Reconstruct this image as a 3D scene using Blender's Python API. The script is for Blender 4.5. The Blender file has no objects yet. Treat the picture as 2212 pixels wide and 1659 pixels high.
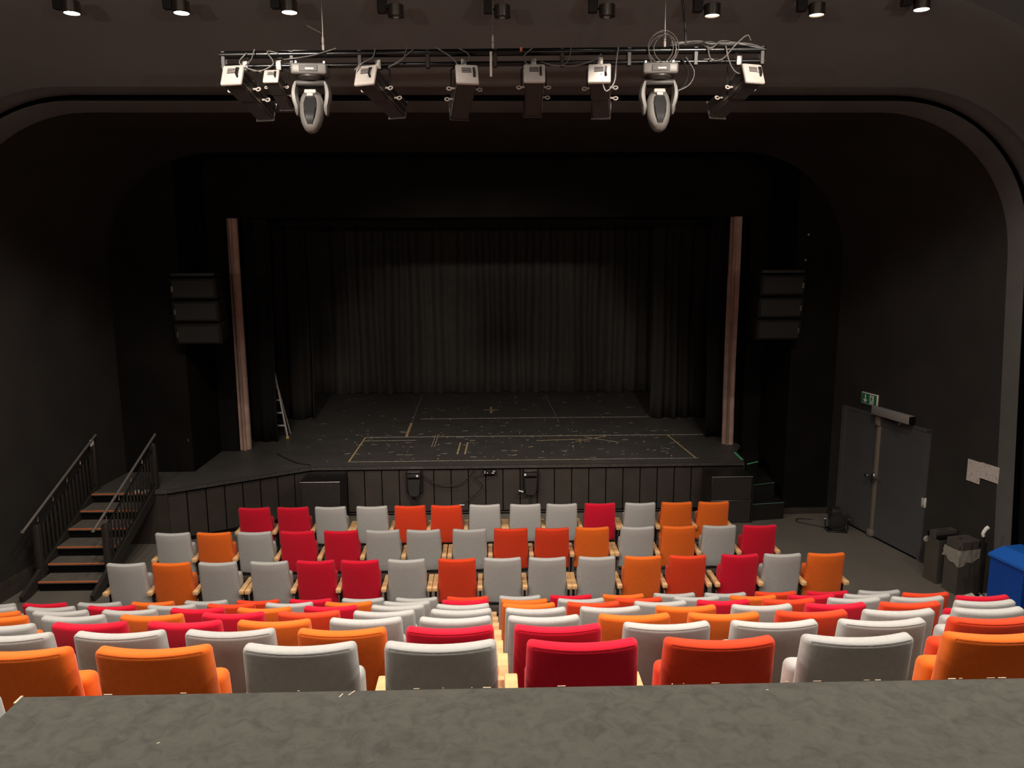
import bpy, bmesh, math, random
from mathutils import Vector, Matrix, Euler
from math import sin, cos, tan, pi, radians, sqrt, atan2

scene = bpy.context.scene
COL = scene.collection

# ------------------------------------------------------------------ camera
cam_d = bpy.data.cameras.new('camera')
cam = bpy.data.objects.new('camera', cam_d)
COL.objects.link(cam)
cam_d.sensor_fit = 'HORIZONTAL'
cam_d.sensor_width = 36.0
cam_d.lens = 36.0 * 1700.0 / 2212.0
cam_d.clip_start = 0.05
cam_d.clip_end = 200
_yaw, _roll, _pitch = radians(1.5), radians(.26), radians(9.7)
_f = Vector((sin(_yaw)*cos(_pitch), cos(_yaw)*cos(_pitch), -sin(_pitch)))
_r0 = Vector((cos(_yaw), -sin(_yaw), 0)); _u0 = _r0.cross(_f)
_r = _r0*cos(_roll) - _u0*sin(_roll); _u = _u0*cos(_roll) + _r0*sin(_roll)
cam.matrix_world = Matrix(((_r.x, _u.x, -_f.x, 0), (_r.y, _u.y, -_f.y, 0), (_r.z, _u.z, -_f.z, 5.2), (0, 0, 0, 1)))
scene.camera = cam

# ------------------------------------------------------------------ world / exposure
world = bpy.data.worlds.new('world'); scene.world = world
world.use_nodes = True
world.node_tree.nodes['Background'].inputs[0].default_value = (1.0, 0.85, 0.7, 1)
world.node_tree.nodes['Background'].inputs[1].default_value = 0.0
scene.view_settings.view_transform = 'Standard'
scene.view_settings.look = 'None'
scene.view_settings.gamma = 1.0
scene.view_settings.use_curve_mapping = False
scene.view_settings.exposure = 0.0

WARM = (1.0, 0.90, 0.79)
HOUSE_W = 510.0       # each downlight over the raked seats
FRONT_W = 310.0       # each lit downlight of the row in view
UP_W = 230.0          # each added unseen uplight that brightens the sloping bulkhead
WASH_W = 1700.0       # each added unseen flood that brightens the stage
HOUSE_Y = 3.6


# ------------------------------------------------------------------ helpers
def mat(name, col, rough=0.6, metal=0.0, var=0.0, scale=8.0, bump=0.0, bscale=None, emit=None, emit_s=0.0, spec=0.5, coat=0.0, sheen=0.0, alpha=1.0, trans=0.0):
    m = bpy.data.materials.new(name); m.use_nodes = True
    nt = m.node_tree; b = nt.nodes['Principled BSDF']
    b.inputs['Base Color'].default_value = (*col, 1)
    b.inputs['Roughness'].default_value = rough
    b.inputs['Metallic'].default_value = metal
    b.inputs['Specular IOR Level'].default_value = spec
    b.inputs['Coat Weight'].default_value = coat
    b.inputs['Sheen Weight'].default_value = sheen
    b.inputs['Alpha'].default_value = alpha
    b.inputs['Transmission Weight'].default_value = trans
    tc = nt.nodes.new('ShaderNodeTexCoord')
    if var > 0:
        n = nt.nodes.new('ShaderNodeTexNoise'); n.inputs['Scale'].default_value = scale
        n.inputs['Detail'].default_value = 6
        r = nt.nodes.new('ShaderNodeValToRGB')
        r.color_ramp.elements[0].position = 0.3; r.color_ramp.elements[1].position = 0.7
        r.color_ramp.elements[0].color = (*[c*(1-var) for c in col], 1)
        r.color_ramp.elements[1].color = (*[min(1, c*(1+var)) for c in col], 1)
        nt.links.new(tc.outputs['Object'], n.inputs['Vector'])
        nt.links.new(n.outputs['Fac'], r.inputs['Fac'])
        nt.links.new(r.outputs['Color'], b.inputs['Base Color'])
    if bump > 0:
        n2 = nt.nodes.new('ShaderNodeTexNoise'); n2.inputs['Scale'].default_value = bscale or scale*4
        n2.inputs['Detail'].default_value = 4
        bp = nt.nodes.new('ShaderNodeBump'); bp.inputs['Strength'].default_value = bump
        bp.inputs['Distance'].default_value = 0.01
        nt.links.new(tc.outputs['Object'], n2.inputs['Vector'])
        nt.links.new(n2.outputs['Fac'], bp.inputs['Height'])
        nt.links.new(bp.outputs['Normal'], b.inputs['Normal'])
    if emit:
        b.inputs['Emission Color'].default_value = (*emit, 1)
        b.inputs['Emission Strength'].default_value = emit_s
    return m


M = {}
M['wall'] = mat('black_wall_paint', (.024, .0215, .0195), .75, var=.18, scale=1.3, bump=.1, bscale=60, spec=.25)
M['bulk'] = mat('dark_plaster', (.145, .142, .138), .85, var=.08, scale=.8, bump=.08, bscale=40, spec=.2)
M['front'] = mat('proscenium_black', (.0085, .0075, .0065), .9, var=.2, scale=1.5, spec=.05)
M['tunnel'] = mat('tunnel_ceiling_paint', (.055, .050, .045), .85, var=.12, scale=1, spec=.2)
M['lip'] = mat('lip_painted_shade', (.085, .082, .078), .8, var=.08, scale=2, spec=.2)  # shade of the rolled lip put into a darker colour
M['spk'] = mat('loudspeaker_black', (.010, .009, .007), .8, spec=.15)
M['stair_blk'] = mat('stair_black', (.026, .022, .019), .55, spec=.3)
M['hall'] = mat('hall_plaster', (.11, .105, .10), .85, var=.08, scale=.8, spec=.2)
M['band'] = mat('portal_band_paint', (.095, .090, .086), .8, var=.08, scale=2, spec=.2)
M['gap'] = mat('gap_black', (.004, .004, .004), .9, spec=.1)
M['floor'] = mat('hall_floor_vinyl', (.125, .110, .092), .6, var=.10, scale=1.2, bump=.05, bscale=50, spec=.3)
M['tier'] = mat('tier_carpet', (.12, .105, .088), .9, var=.15, scale=6, spec=.2)
M['wood'] = mat('beech_wood', (.68, .42, .20), .45, var=.12, scale=14, spec=.4)
M['metal_blk'] = mat('black_metal', (.018, .017, .016), .35, metal=.3, spec=.5)
M['chrome'] = mat('bright_steel', (.6, .58, .55), .25, metal=1.0)
M['steel'] = mat('dull_steel', (.32, .29, .26), .38, metal=1.0)
M['rail'] = mat('grey_tube', (.42, .39, .36), .42, metal=.8)
M['stage_blk'] = mat('stage_front_paint', (.038, .030, .025), .6, var=.15, scale=3, spec=.3)
M['stage_edge'] = mat('stage_edge', (.05, .045, .04), .4, var=.3, scale=20)
M['drape'] = mat('black_wool_drape', (.050, .047, .043), .95, var=.12, scale=5, spec=.1, sheen=.05)
M['drape2'] = mat('black_velvet', (.012, .0115, .011), .95, spec=.05)
M['rose'] = mat('rose_velvet', (.46, .31, .25), .9, var=.15, scale=4, spec=.15)
M['pale'] = mat('pale_metal', (.46, .42, .39), .42, var=.05, scale=20, spec=.5)
M['lampblk'] = mat('lamp_black', (.026, .022, .020), .45, var=.15, scale=20, spec=.4)
M['truss'] = mat('gloss_black_tube', (.012, .012, .012), .22, metal=.6, spec=.6)
M['cable'] = mat('grey_cable', (.16, .15, .14), .5)
M['cable_b'] = mat('black_cable', (.012, .012, .012), .5)
M['shell'] = mat('moving_head_shell', (.14, .132, .122), .42, var=.06, scale=12)
M['glass_d'] = mat('dark_glass', (.02, .02, .02), .12, spec=.7)
M['ledge'] = None
M['chip'] = mat('bare_chipboard', (.62, .52, .38), .8, var=.2, scale=40)
M['door'] = mat('door_paint', (.066, .065, .069), .5, var=.08, scale=2, spec=.4)
M['doorbar'] = mat('bronze_bar', (.26, .215, .175), .45, metal=.4)
M['opbox'] = mat('door_operator_grey', (.27, .25, .24), .5, metal=.2)
M['white'] = mat('white_plastic', (.72, .68, .62), .4)
M['paper'] = None
M['green'] = mat('sign_green', (.012, .13, .05), .5, emit=(.03, .25, .10), emit_s=.02)
M['tape_y'] = mat('worn_yellow_tape', (.50, .37, .18), .7, var=.5, scale=14)
M['tape_w'] = mat('worn_white_tape', (.44, .38, .30), .7, var=.6, scale=12)
M['tape_v'] = mat('worn_violet_tape', (.17, .13, .17), .7, var=.5, scale=12)
M['tape_g'] = mat('green_glow_tape', (.10, .55, .27), .6)
M['bin'] = mat('bin_grey_metal', (.075, .066, .056), .45, var=.08, scale=4, metal=.2)
M['blue'] = mat('blue_plastic', (.006, .06, .33), .45, var=.05, scale=6)
M['stair'] = mat('stair_tread_vinyl', (.10, .088, .073), .7, var=.15, scale=10)
M['nose'] = mat('orange_nosing', (.62, .17, .06), .6)
M['alu'] = mat('ladder_aluminium', (.55, .52, .48), .45, metal=.5)
M['yellow'] = mat('yellow_rubber', (.5, .33, .05), .6)
M['bag'] = mat('clear_plastic_bag', (.62, .57, .50), .25, alpha=.33, spec=.6, bump=.9, bscale=18)
M['lampglow'] = mat('lit_lamp_lens', (1, 1, 1), .4, emit=(1.0, .93, .85), emit_s=35.0)
M['lampdim'] = mat('dim_lamp_lens', (1, .9, .8), .4, emit=(1.0, .85, .68), emit_s=2.5)
M['lampoff'] = mat('unlit_lamp_lens', (.05, .05, .05), .2)
M['can'] = mat('brushed_can', (.30, .28, .25), .28, metal=1.0)
M['tube'] = mat('booth_tube_glow', (1, 1, 1), .4, emit=(1.0, .90, .76), emit_s=6.0)
FAB = {}
for k, n, c in (('G', 'grey', (.42, .415, .40)), ('R', 'red', (.63, .003, .026)), ('V', 'vermilion', (.72, .050, .010)), ('O', 'orange', (.80, .145, .012))):
    FAB[k] = mat(n + '_wool_fabric', c, .85, var=.05, scale=30, bump=.10, bscale=260, spec=.2, sheen=.12)
M['seam'] = mat('dark_seam_thread', (.20, .19, .18), .9)  # dark grey thread colour


def ledge_mat():
    m = bpy.data.materials.new('ledge_linoleum'); m.use_nodes = True
    nt = m.node_tree; b = nt.nodes['Principled BSDF']; b.inputs['Roughness'].default_value = .8
    b.inputs['Specular IOR Level'].default_value = .2
    tc = nt.nodes.new('ShaderNodeTexCoord')
    n = nt.nodes.new('ShaderNodeTexNoise'); n.inputs['Scale'].default_value = 34; n.inputs['Detail'].default_value = 8; n.inputs['Roughness'].default_value = .62
    n.inputs['Distortion'].default_value = .7
    r = nt.nodes.new('ShaderNodeValToRGB')
    e = r.color_ramp.elements
    e[0].position = .30; e[0].color = (.050, .049, .042, 1); e[1].position = .52; e[1].color = (.076, .073, .061, 1)
    x = e.new(.72); x.color = (.088, .084, .070, 1)
    nt.links.new(tc.outputs['Object'], n.inputs['Vector']); nt.links.new(n.outputs['Fac'], r.inputs['Fac'])
    v = nt.nodes.new('ShaderNodeTexVoronoi'); v.inputs['Scale'].default_value = 5.2
    nt.links.new(tc.outputs['Object'], v.inputs['Vector'])
    lt = nt.nodes.new('ShaderNodeMath'); lt.operation = 'LESS_THAN'; lt.inputs[1].default_value = .012
    nt.links.new(v.outputs['Distance'], lt.inputs[0])
    mx = nt.nodes.new('ShaderNodeMix'); mx.data_type = 'RGBA'
    nt.links.new(lt.outputs[0], mx.inputs[0]); nt.links.new(r.outputs['Color'], mx.inputs[6])
    mx.inputs[7].default_value = (.5, .45, .36, 1)
    nt.links.new(mx.outputs[2], b.inputs['Base Color'])
    return m


def stage_floor_mat():
    """black scuffed boards: streaky scratches and tape crumbs"""
    m = bpy.data.materials.new('scuffed_black_stage_floor'); m.use_nodes = True
    nt = m.node_tree; b = nt.nodes['Principled BSDF']
    b.inputs['Roughness'].default_value = .5; b.inputs['Specular IOR Level'].default_value = .25
    tc = nt.nodes.new('ShaderNodeTexCoord')
    n = nt.nodes.new('ShaderNodeTexNoise'); n.inputs['Scale'].default_value = 2.2; n.inputs['Detail'].default_value = 8
    r = nt.nodes.new('ShaderNodeValToRGB')
    r.color_ramp.elements[0].color = (.046, .043, .040, 1); r.color_ramp.elements[1].color = (.090, .083, .076, 1)
    nt.links.new(tc.outputs['Object'], n.inputs['Vector']); nt.links.new(n.outputs['Fac'], r.inputs['Fac'])
    prev = r.outputs['Color']
    for sc, th, colr in (((3.0, 9.0, 1), .030, (.30, .25, .17, 1)), ((9.0, 2.6, 1), .026, (.22, .20, .17, 1)), ((2.2, 14, 1), .018, (.26, .22, .18, 1))):
        mp = nt.nodes.new('ShaderNodeMapping'); mp.inputs['Scale'].default_value = sc
        mp.inputs['Rotation'].default_value = (0, 0, .1 * th * 30)
        v = nt.nodes.new('ShaderNodeTexVoronoi'); v.inputs['Scale'].default_value = 1.0
        nt.links.new(tc.outputs['Object'], mp.inputs['Vector']); nt.links.new(mp.outputs['Vector'], v.inputs['Vector'])
        lt = nt.nodes.new('ShaderNodeMath'); lt.operation = 'LESS_THAN'; lt.inputs[1].default_value = th * 2.2
        nt.links.new(v.outputs['Distance'], lt.inputs[0])
        n3 = nt.nodes.new('ShaderNodeTexNoise'); n3.inputs['Scale'].default_value = .9
        nt.links.new(tc.outputs['Object'], n3.inputs['Vector'])
        gt = nt.nodes.new('ShaderNodeMath'); gt.operation = 'GREATER_THAN'; gt.inputs[1].default_value = .5
        nt.links.new(n3.outputs['Fac'], gt.inputs[0])
        mu = nt.nodes.new('ShaderNodeMath'); mu.operation = 'MULTIPLY'
        nt.links.new(lt.outputs[0], mu.inputs[0]); nt.links.new(gt.outputs[0], mu.inputs[1])
        mx = nt.nodes.new('ShaderNodeMix'); mx.data_type = 'RGBA'
        nt.links.new(mu.outputs[0], mx.inputs[0]); nt.links.new(prev, mx.inputs[6]); mx.inputs[7].default_value = colr
        prev = mx.outputs[2]
    nt.links.new(prev, b.inputs['Base Color'])
    return m


def paper_mat():
    m = bpy.data.materials.new('printed_paper'); m.use_nodes = True
    nt = m.node_tree; b = nt.nodes['Principled BSDF']; b.inputs['Roughness'].default_value = .8
    tc = nt.nodes.new('ShaderNodeTexCoord')
    n = nt.nodes.new('ShaderNodeTexNoise'); n.inputs['Scale'].default_value = 30; n.inputs['Detail'].default_value = 5
    r = nt.nodes.new('ShaderNodeValToRGB')
    r.color_ramp.elements[0].position = .30; r.color_ramp.elements[0].color = (.22, .19, .18, 1)
    r.color_ramp.elements[1].position = .44; r.color_ramp.elements[1].color = (.50, .44, .41, 1)
    nt.links.new(tc.outputs['Object'], n.inputs['Vector']); nt.links.new(n.outputs['Fac'], r.inputs['Fac'])
    nt.links.new(r.outputs['Color'], b.inputs['Base Color'])
    return m


M['ledge'] = ledge_mat(); M['stagefloor'] = stage_floor_mat(); M['paper'] = paper_mat()


def V(*a): return Vector(a)


def finish(bm, name, m, parent=None, smooth=40, loc=None):
    bmesh.ops.recalc_face_normals(bm, faces=bm.faces)
    me = bpy.data.meshes.new(name); bm.to_mesh(me); bm.free()
    me.materials.append(m)
    if smooth:
        for p in me.polygons: p.use_smooth = True
        me.set_sharp_from_angle(angle=radians(smooth))
    o = bpy.data.objects.new(name, me); COL.objects.link(o)
    if parent: o.parent = parent
    if loc is not None: o.location = loc
    return o


def tag(o, label, cat, group=None, kind=None):
    if label: o['label'] = label
    if cat: o['category'] = cat
    if group: o['group'] = group
    if kind: o['kind'] = kind
    return o


def empty(name, loc, rz=0.0, label=None, cat=None, group=None):
    o = bpy.data.objects.new(name, None); COL.objects.link(o)
    o.empty_display_size = .1
    o.location = loc; o.rotation_euler = (0, 0, rz)
    return tag(o, label, cat, group)


def struct(bm, name, m, parent=None, smooth=None):
    o = finish(bm, name, m, parent, smooth)
    if not parent: o['kind'] = 'structure'
    return o


def dup(root, loc, rot=None):
    r = root.copy(); COL.objects.link(r); r.location = loc
    if rot is not None: r.rotation_euler = rot
    for ch in list(root.children):
        c = ch.copy(); COL.objects.link(c); c.parent = r
        for g in list(ch.children):
            d = g.copy(); COL.objects.link(d); d.parent = c
    return r


def box(bm, x0, x1, y0, y1, z0, z1, mtx=None):
    vs = [bm.verts.new((x, y, z)) for x in (x0, x1) for y in (y0, y1) for z in (z0, z1)]
    if mtx:
        for v in vs: v.co = mtx @ v.co
    for f in ((0, 1, 3, 2), (4, 6, 7, 5), (0, 4, 5, 1), (2, 3, 7, 6), (0, 2, 6, 4), (1, 5, 7, 3)):
        bm.faces.new([vs[i] for i in f])
    return bm


def boxb(x0, x1, y0, y1, z0, z1, bev=0.0, seg=2, mtx=None, bm=None):
    """a bevelled box, added to bm"""
    b = bmesh.new(); box(b, x0, x1, y0, y1, z0, z1)
    bmesh.ops.recalc_face_normals(b, faces=b.faces)
    if bev > 0: bmesh.ops.bevel(b, geom=list(b.edges), offset=bev, segments=seg, affect='EDGES', profile=.5)
    if mtx: bmesh.ops.transform(b, matrix=mtx, verts=b.verts)
    if bm is None: return b
    me = bpy.data.meshes.new('t'); b.to_mesh(me); b.free(); bm.from_mesh(me); bpy.data.meshes.remove(me)
    return bm


def tube(bm, pts, r, n=8, closed=False, r2=None):
    pts = [Vector(p) for p in pts]
    rings = []; N = len(pts); prevn = None
    for i, p in enumerate(pts):
        if i == 0: t = pts[1] - p
        elif i == N - 1: t = p - pts[i-1]
        else: t = pts[i+1] - pts[i-1]
        t.normalize()
        if prevn is None:
            a = Vector((0, 0, 1)) if abs(t.z) < .9 else Vector((1, 0, 0))
            nn = t.cross(a).normalized()
        else:
            nn = (prevn - t * prevn.dot(t))
            nn = nn.normalized() if nn.length > 1e-6 else t.orthogonal().normalized()
        prevn = nn; bn = t.cross(nn)
        rr = r if r2 is None else r + (r2 - r) * i / (N - 1)
        rings.append([bm.verts.new(p + nn * rr * cos(2*pi*k/n) + bn * rr * sin(2*pi*k/n)) for k in range(n)])
    for a, b in zip(rings, rings[1:]):
        for k in range(n): bm.faces.new((a[k], a[(k+1) % n], b[(k+1) % n], b[k]))
    bm.faces.new(rings[0]); bm.faces.new(rings[-1][::-1])
    return bm


def smoothpath(pts, k=8):
    P = [Vector(p) for p in pts]; P = [P[0]*2 - P[1]] + P + [P[-1]*2 - P[-2]]
    out = []
    for i in range(1, len(P) - 2):
        for j in range(k):
            t = j / k
            out.append(.5 * ((2*P[i]) + (-P[i-1] + P[i+1])*t + (2*P[i-1] - 5*P[i] + 4*P[i+1] - P[i+2])*t*t + (-P[i-1] + 3*P[i] - 3*P[i+1] + P[i+2])*t**3))
    out.append(P[-2]); return out


def lathe(bm, prof, n=24, mtx=None, cap=True):
    """prof: (r, z) list, closed at both ends"""
    rings = []
    for r, z in prof:
        rings.append([bm.verts.new((r*cos(2*pi*k/n), r*sin(2*pi*k/n), z)) for k in range(n)])
    for a, b in zip(rings, rings[1:]):
        for k in range(n): bm.faces.new((a[k], a[(k+1) % n], b[(k+1) % n], b[k]))
    if cap and prof[0][0] > 1e-4: bm.faces.new(rings[0])
    if cap and prof[-1][0] > 1e-4: bm.faces.new(rings[-1][::-1])
    if mtx: 
        for rg in rings:
            for v in rg: v.co = mtx @ v.co
    return bm


def prism(bm, poly, z0, z1, mtx=None):
    a = [bm.verts.new((x, y, z0)) for x, y in poly]; b = [bm.verts.new((x, y, z1)) for x, y in poly]
    n = len(poly)
    bm.faces.new(a[::-1]); bm.faces.new(b)
    for i in range(n): bm.faces.new((a[i], a[(i+1) % n], b[(i+1) % n], b[i]))
    if mtx:
        for v in a + b: v.co = mtx @ v.co
    return bm


def loft(bm, outs, close=False):
    rows = [[bm.verts.new(p) for p in o] for o in outs]
    for a, b in zip(rows, rows[1:]):
        n = len(a)
        for i in range(n - (0 if close else 1)):
            bm.faces.new((a[i], a[(i+1) % n], b[(i+1) % n], b[i]))
    return rows


def NB(): return bmesh.new()
# ================================================================== THE SETTING
def arch(y, hw, top, r, z0=0.0, n=16, part='all', sh=0.0):
    """an upturned U: left leg up, rounded corner, across, rounded corner, down"""
    L = [(-hw, z0)] + [(-hw, z0 + (top - r - z0) * k / 6) for k in range(1, 7)]
    cl = [(-hw + r - r*cos(pi/2*k/n), top - r + r*sin(pi/2*k/n)) for k in range(1, n + 1)]
    mid = [(-hw + r + (2*hw - 2*r) * k / 8, top) for k in range(1, 8)]
    cr = [(-x, z) for x, z in reversed(cl)]
    R_ = [(-x, z) for x, z in reversed(L)]
    if part == 'left': P = L
    elif part == 'right': P = R_
    elif part == 'top': P = [L[-1]] + cl + mid + cr + [R_[0]]
    else: P = L + cl + mid + cr + R_
    return [(x + (1 if x > 0 else -1) * .2174 * sh * max(0, 5.2 - z) * (1 if abs(x) > 5 else 0), y - sh * max(0, 5.2 - z), z) for x, z in P]


# floor of the flat stalls and below everything
bm = NB(); box(bm, -8.8, 8.8, -4.2, 24.6, -.1, 0); struct(bm, 'floor', M['floor'])

# stage tunnel: flaring side walls and coved ceiling
SH = .062
TUN = [(11.2, 7.432, 7.06, 2.0), (12.4, 7.17, 7.03, 2.0), (14.85, 6.64, 6.95, 2.0)]
for part, nm in (('left', 'wall_left'), ('right', 'wall_right'), ('top', 'ceiling')):
    bm = NB(); loft(bm, [arch(y, h, t, r, part=part, sh=SH if k == 0 else 0) for k, (y, h, t, r) in enumerate(TUN)])
    for v in bm.verts:      # the left wall flares less than the right one
        if v.co.x < -3: v.co.x -= max(0, .11 * (v.co.y - 11.2)) * min(1, (-v.co.x - 3) / 2.5)
    struct(bm, nm, M['wall'], smooth=60)
# portal band: narrow paler frame around the tunnel mouth
bm = NB()
loft(bm, [arch(11.25, 7.414, 7.048, 2.0, sh=SH), arch(11.19, 7.42, 7.052, 2.0, sh=SH), arch(10.95, 7.455, 7.14, 1.95, sh=SH), arch(10.951, 7.468, 7.148, 1.955, sh=SH), arch(11.3, 7.50, 7.165, 1.97, sh=SH)])
struct(bm, 'trim_1', M['band'], smooth=30)
# dark slot behind the lip
bm = NB(); loft(bm, [arch(11.12, 7.49, 7.165, 1.96, sh=SH), arch(11.35, 9.2, 9.0, 2.0, sh=SH)]); struct(bm, 'trim_2', M['gap'])
# rolled lip and funnel shaped bulkhead towards the audience
bm = NB()
lipo = [(11.0, 7.60, 7.27, 2.12, 0), (10.84, 7.50, 7.20, 2.12, 0), (10.76, 7.50, 7.19, 2.15, 0), (10.68, 7.56, 7.20, 2.18, 0), (10.62, 7.62, 7.225, 2.2, 0)]
fun = [(10.56, 7.66, 7.25, 2.25, 0), (10.3, 7.64, 7.38, 2.36, 0), (9.9, 7.58, 7.585, 2.56, 0), (9.55, 7.52, 7.78, 2.76, 0), (9.25, 7.47, 7.92, 2.95, 0), (9.15, 7.46, 8.0, 3.0, 0)]
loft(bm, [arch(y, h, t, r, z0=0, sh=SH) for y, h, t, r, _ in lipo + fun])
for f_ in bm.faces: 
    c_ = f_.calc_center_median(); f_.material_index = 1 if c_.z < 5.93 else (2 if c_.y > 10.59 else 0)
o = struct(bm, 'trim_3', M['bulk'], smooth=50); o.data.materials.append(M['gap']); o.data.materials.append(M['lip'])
# hall ceiling and side walls around and behind the camera
bm = NB(); loft(bm, [arch(9.15, 7.46, 8.0, 3.0, sh=SH), arch(9.12, 8.5, 8.6, 2.0), arch(-4.1, 8.5, 8.6, 2.0)]); struct(bm, 'ceiling', M['hall'], smooth=50)
bm = NB(); box(bm, -8.8, 8.8, -4.2, -4.1, 0, 8.8); struct(bm, 'wall_back', M['hall'])

# wall either side of the stage opening, with returns, and the header above it
SX, SY, OY = 5.75, 14.85, 16.4
bm = NB()
for s in (-1, 1):
    def q(*p): bm.faces.new([bm.verts.new((s*x, y, z)) for x, y, z in p])
    q((7.4, SY, 0), (SX, SY, 0), (SX, SY, 7.1), (7.4, SY, 7.1))
    q((SX, SY, 0), (SX, OY, 0), (SX, OY, 7.1), (SX, SY, 7.1))
    q((SX, OY, 0), (5.38, OY, 0), (5.38, OY, 7.1), (SX, OY, 7.1))
    q((5.38, OY, 0), (5.38, OY + .28, 0), (5.38, OY + .28, 7.1), (5.38, OY, 7.1))
q_ = [(-5.38, OY, 5.85), (5.38, OY, 5.85), (5.38, OY, 7.1), (-5.38, OY, 7.1)]
bm.faces.new([bm.verts.new(p) for p in q_])
q_ = [(-5.38, OY, 5.85), (5.38, OY, 5.85), (5.38, OY + .28, 5.85), (-5.38, OY + .28, 5.85)]
bm.faces.new([bm.verts.new(p) for p in q_])
q_ = [(-SX, SY, 7.0), (SX, SY, 7.0), (SX, OY, 7.0), (-SX, OY, 7.0)]
bm.faces.new([bm.verts.new(p) for p in q_])
struct(bm, 'wall_front', M['front'])
# stage house: black box behind the opening
bm = NB()
box(bm, -7.6, 7.6, 24.3, 24.4, 0, 8.5); box(bm, -7.7, -7.6, 16.7, 24.4, 0, 8.5); box(bm, 7.6, 7.7, 16.7, 24.4, 0, 8.5); box(bm, -7.7, 7.7, 16.7, 24.4, 8.5, 8.6)
box(bm, -7.7, 7.7, 16.66, 16.7, 6.6, 8.6); box(bm, -7.7, -5.3, 16.68, 16.72, 0, 6.7); box(bm, 5.3, 7.7, 16.68, 16.72, 0, 6.7)
struct(bm, 'wall_stage', M['gap'])

# right wall frame of reference (the wall flares)
RA = V(7.17, 12.41, 0); RD = V(-.2124, .9772, 0).normalized(); RN = V(-RD.y, RD.x, 0)   # RN points into the room
RW = Matrix(((RD.x, RN.x, 0, RA.x), (RD.y, RN.y, 0, RA.y), (0, 0, 1, 0), (0, 0, 0, 1)))     # local x along the wall (away), y into the room
LW = Matrix(((.104, .9946, 0, -7.30), (.9946, -.104, 0, 12.41), (0, 0, 1, 0), (0, 0, 0, 1)))
# baseboards
bm = NB(); box(bm, -1.2, 1.2, -.05, .035, 0, .24, mtx=LW); box(bm, -1.2, 1.2, -.05, .02, .24, .27, mtx=LW); struct(bm, 'baseboard_left', M['stage_blk'])
bm = NB(); box(bm, -1.2, -.05, 0, .03, 0, .10, mtx=RW); box(bm, 2.2, 2.45, 0, .03, 0, .1, mtx=RW); struct(bm, 'baseboard_right', M['wall'])
bm = NB(); box(bm, 5.75, 6.66, 14.81, 14.85, 0, .12); struct(bm, 'baseboard_front', M['stage_blk'])

# ---- double door in the right wall
def door_leaf(nm, s0, s1):
    b = boxb(s0, s1, -.02, .025, .03, 2.2, .006, 1, RW); return struct(b, nm, M['door'], smooth=30)
d1 = door_leaf('door_1', 0.02, 1.09)
d2 = door_leaf('door_2', 1.19, 2.06)
b = boxb(1.10, 1.18, -.01, .055, .04, 2.22, .012, 2, RW); o = finish(b, 'panic_bolt_bar', M['doorbar'], d1); o['label'] = 'bronze vertical bolt bar'
b = boxb(1.08, 1.21, -.01, .085, .02, .14, .02, 2, RW); finish(b, 'bolt_foot', M['doorbar'], d1)
b = boxb(1.085, 1.2, .0, .09, 2.08, 2.26, .02, 2, RW); finish(b, 'bolt_head', M['doorbar'], d1)
b = NB(); lathe(b, [(0, 0), (.055, 0), (.055, .03), (.045, .045), (0, .045)], 20, RW @ Matrix.Translation((1.14, .055, 1.12)) @ Matrix.Rotation(-pi/2, 4, 'X') @ Matrix.Scale(1.7, 4, (0, 1, 0)))
finish(b, 'lock_plate', M['steel'], d1)
b = NB(); tube(b, [RW @ V(1.12, .07, 1.13), RW @ V(1.12, .12, 1.13), RW @ V(.93, .12, 1.13)], .012, 8); finish(b, 'handle', M['chrome'], d1)
b = NB(); tube(b, [RW @ V(1.2, .05, 1.13), RW @ V(1.2, .10, 1.13), RW @ V(1.27, .10, 1.13)], .012, 8); lathe(b, [(0, 0), (.03, 0), (.03, .03), (0, .03)], 12, RW @ Matrix.Translation((1.29, .10, 1.13)) @ Matrix.Rotation(-pi/2, 4, 'X'))
finish(b, 'handle', M['chrome'], d2)
bm = NB(); box(bm, 2.06, 2.16, 0, .05, 0, 2.25, RW); box(bm, -.06, 0.015, 0, .03, 0, 2.25, RW); box(bm, -.06, 2.16, 0, .03, 2.205, 2.26, RW)
struct(bm, 'trim_4', M['door'])
bm = NB(); box(bm, -.02, 2.1, 0, .022, .0, .028, RW); struct(bm, 'trim_5', M['gap'])
t = empty('door_closer', RW @ V(.76, 0, 2.27), 0, 'long grey door operator box above the right door leaf', 'door operator')
I = Matrix.Translation(-t.location)
finish(boxb(.30, 1.23, .03, .15, 2.28, 2.42, .008, 2, I @ RW), 'housing', M['opbox'], t)
b = NB(); box(b, .29, .302, .035, .145, 2.285, 2.415, I @ RW); finish(b, 'end_cap', M['gap'], t)
b = NB(); tube(b, [I @ RW @ V(.5, .10, 2.285), I @ RW @ V(.5, .17, 2.25), I @ RW @ V(1.0, .06, 2.25)], .014, 6); finish(b, 'arm', M['metal_blk'], t)

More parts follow.
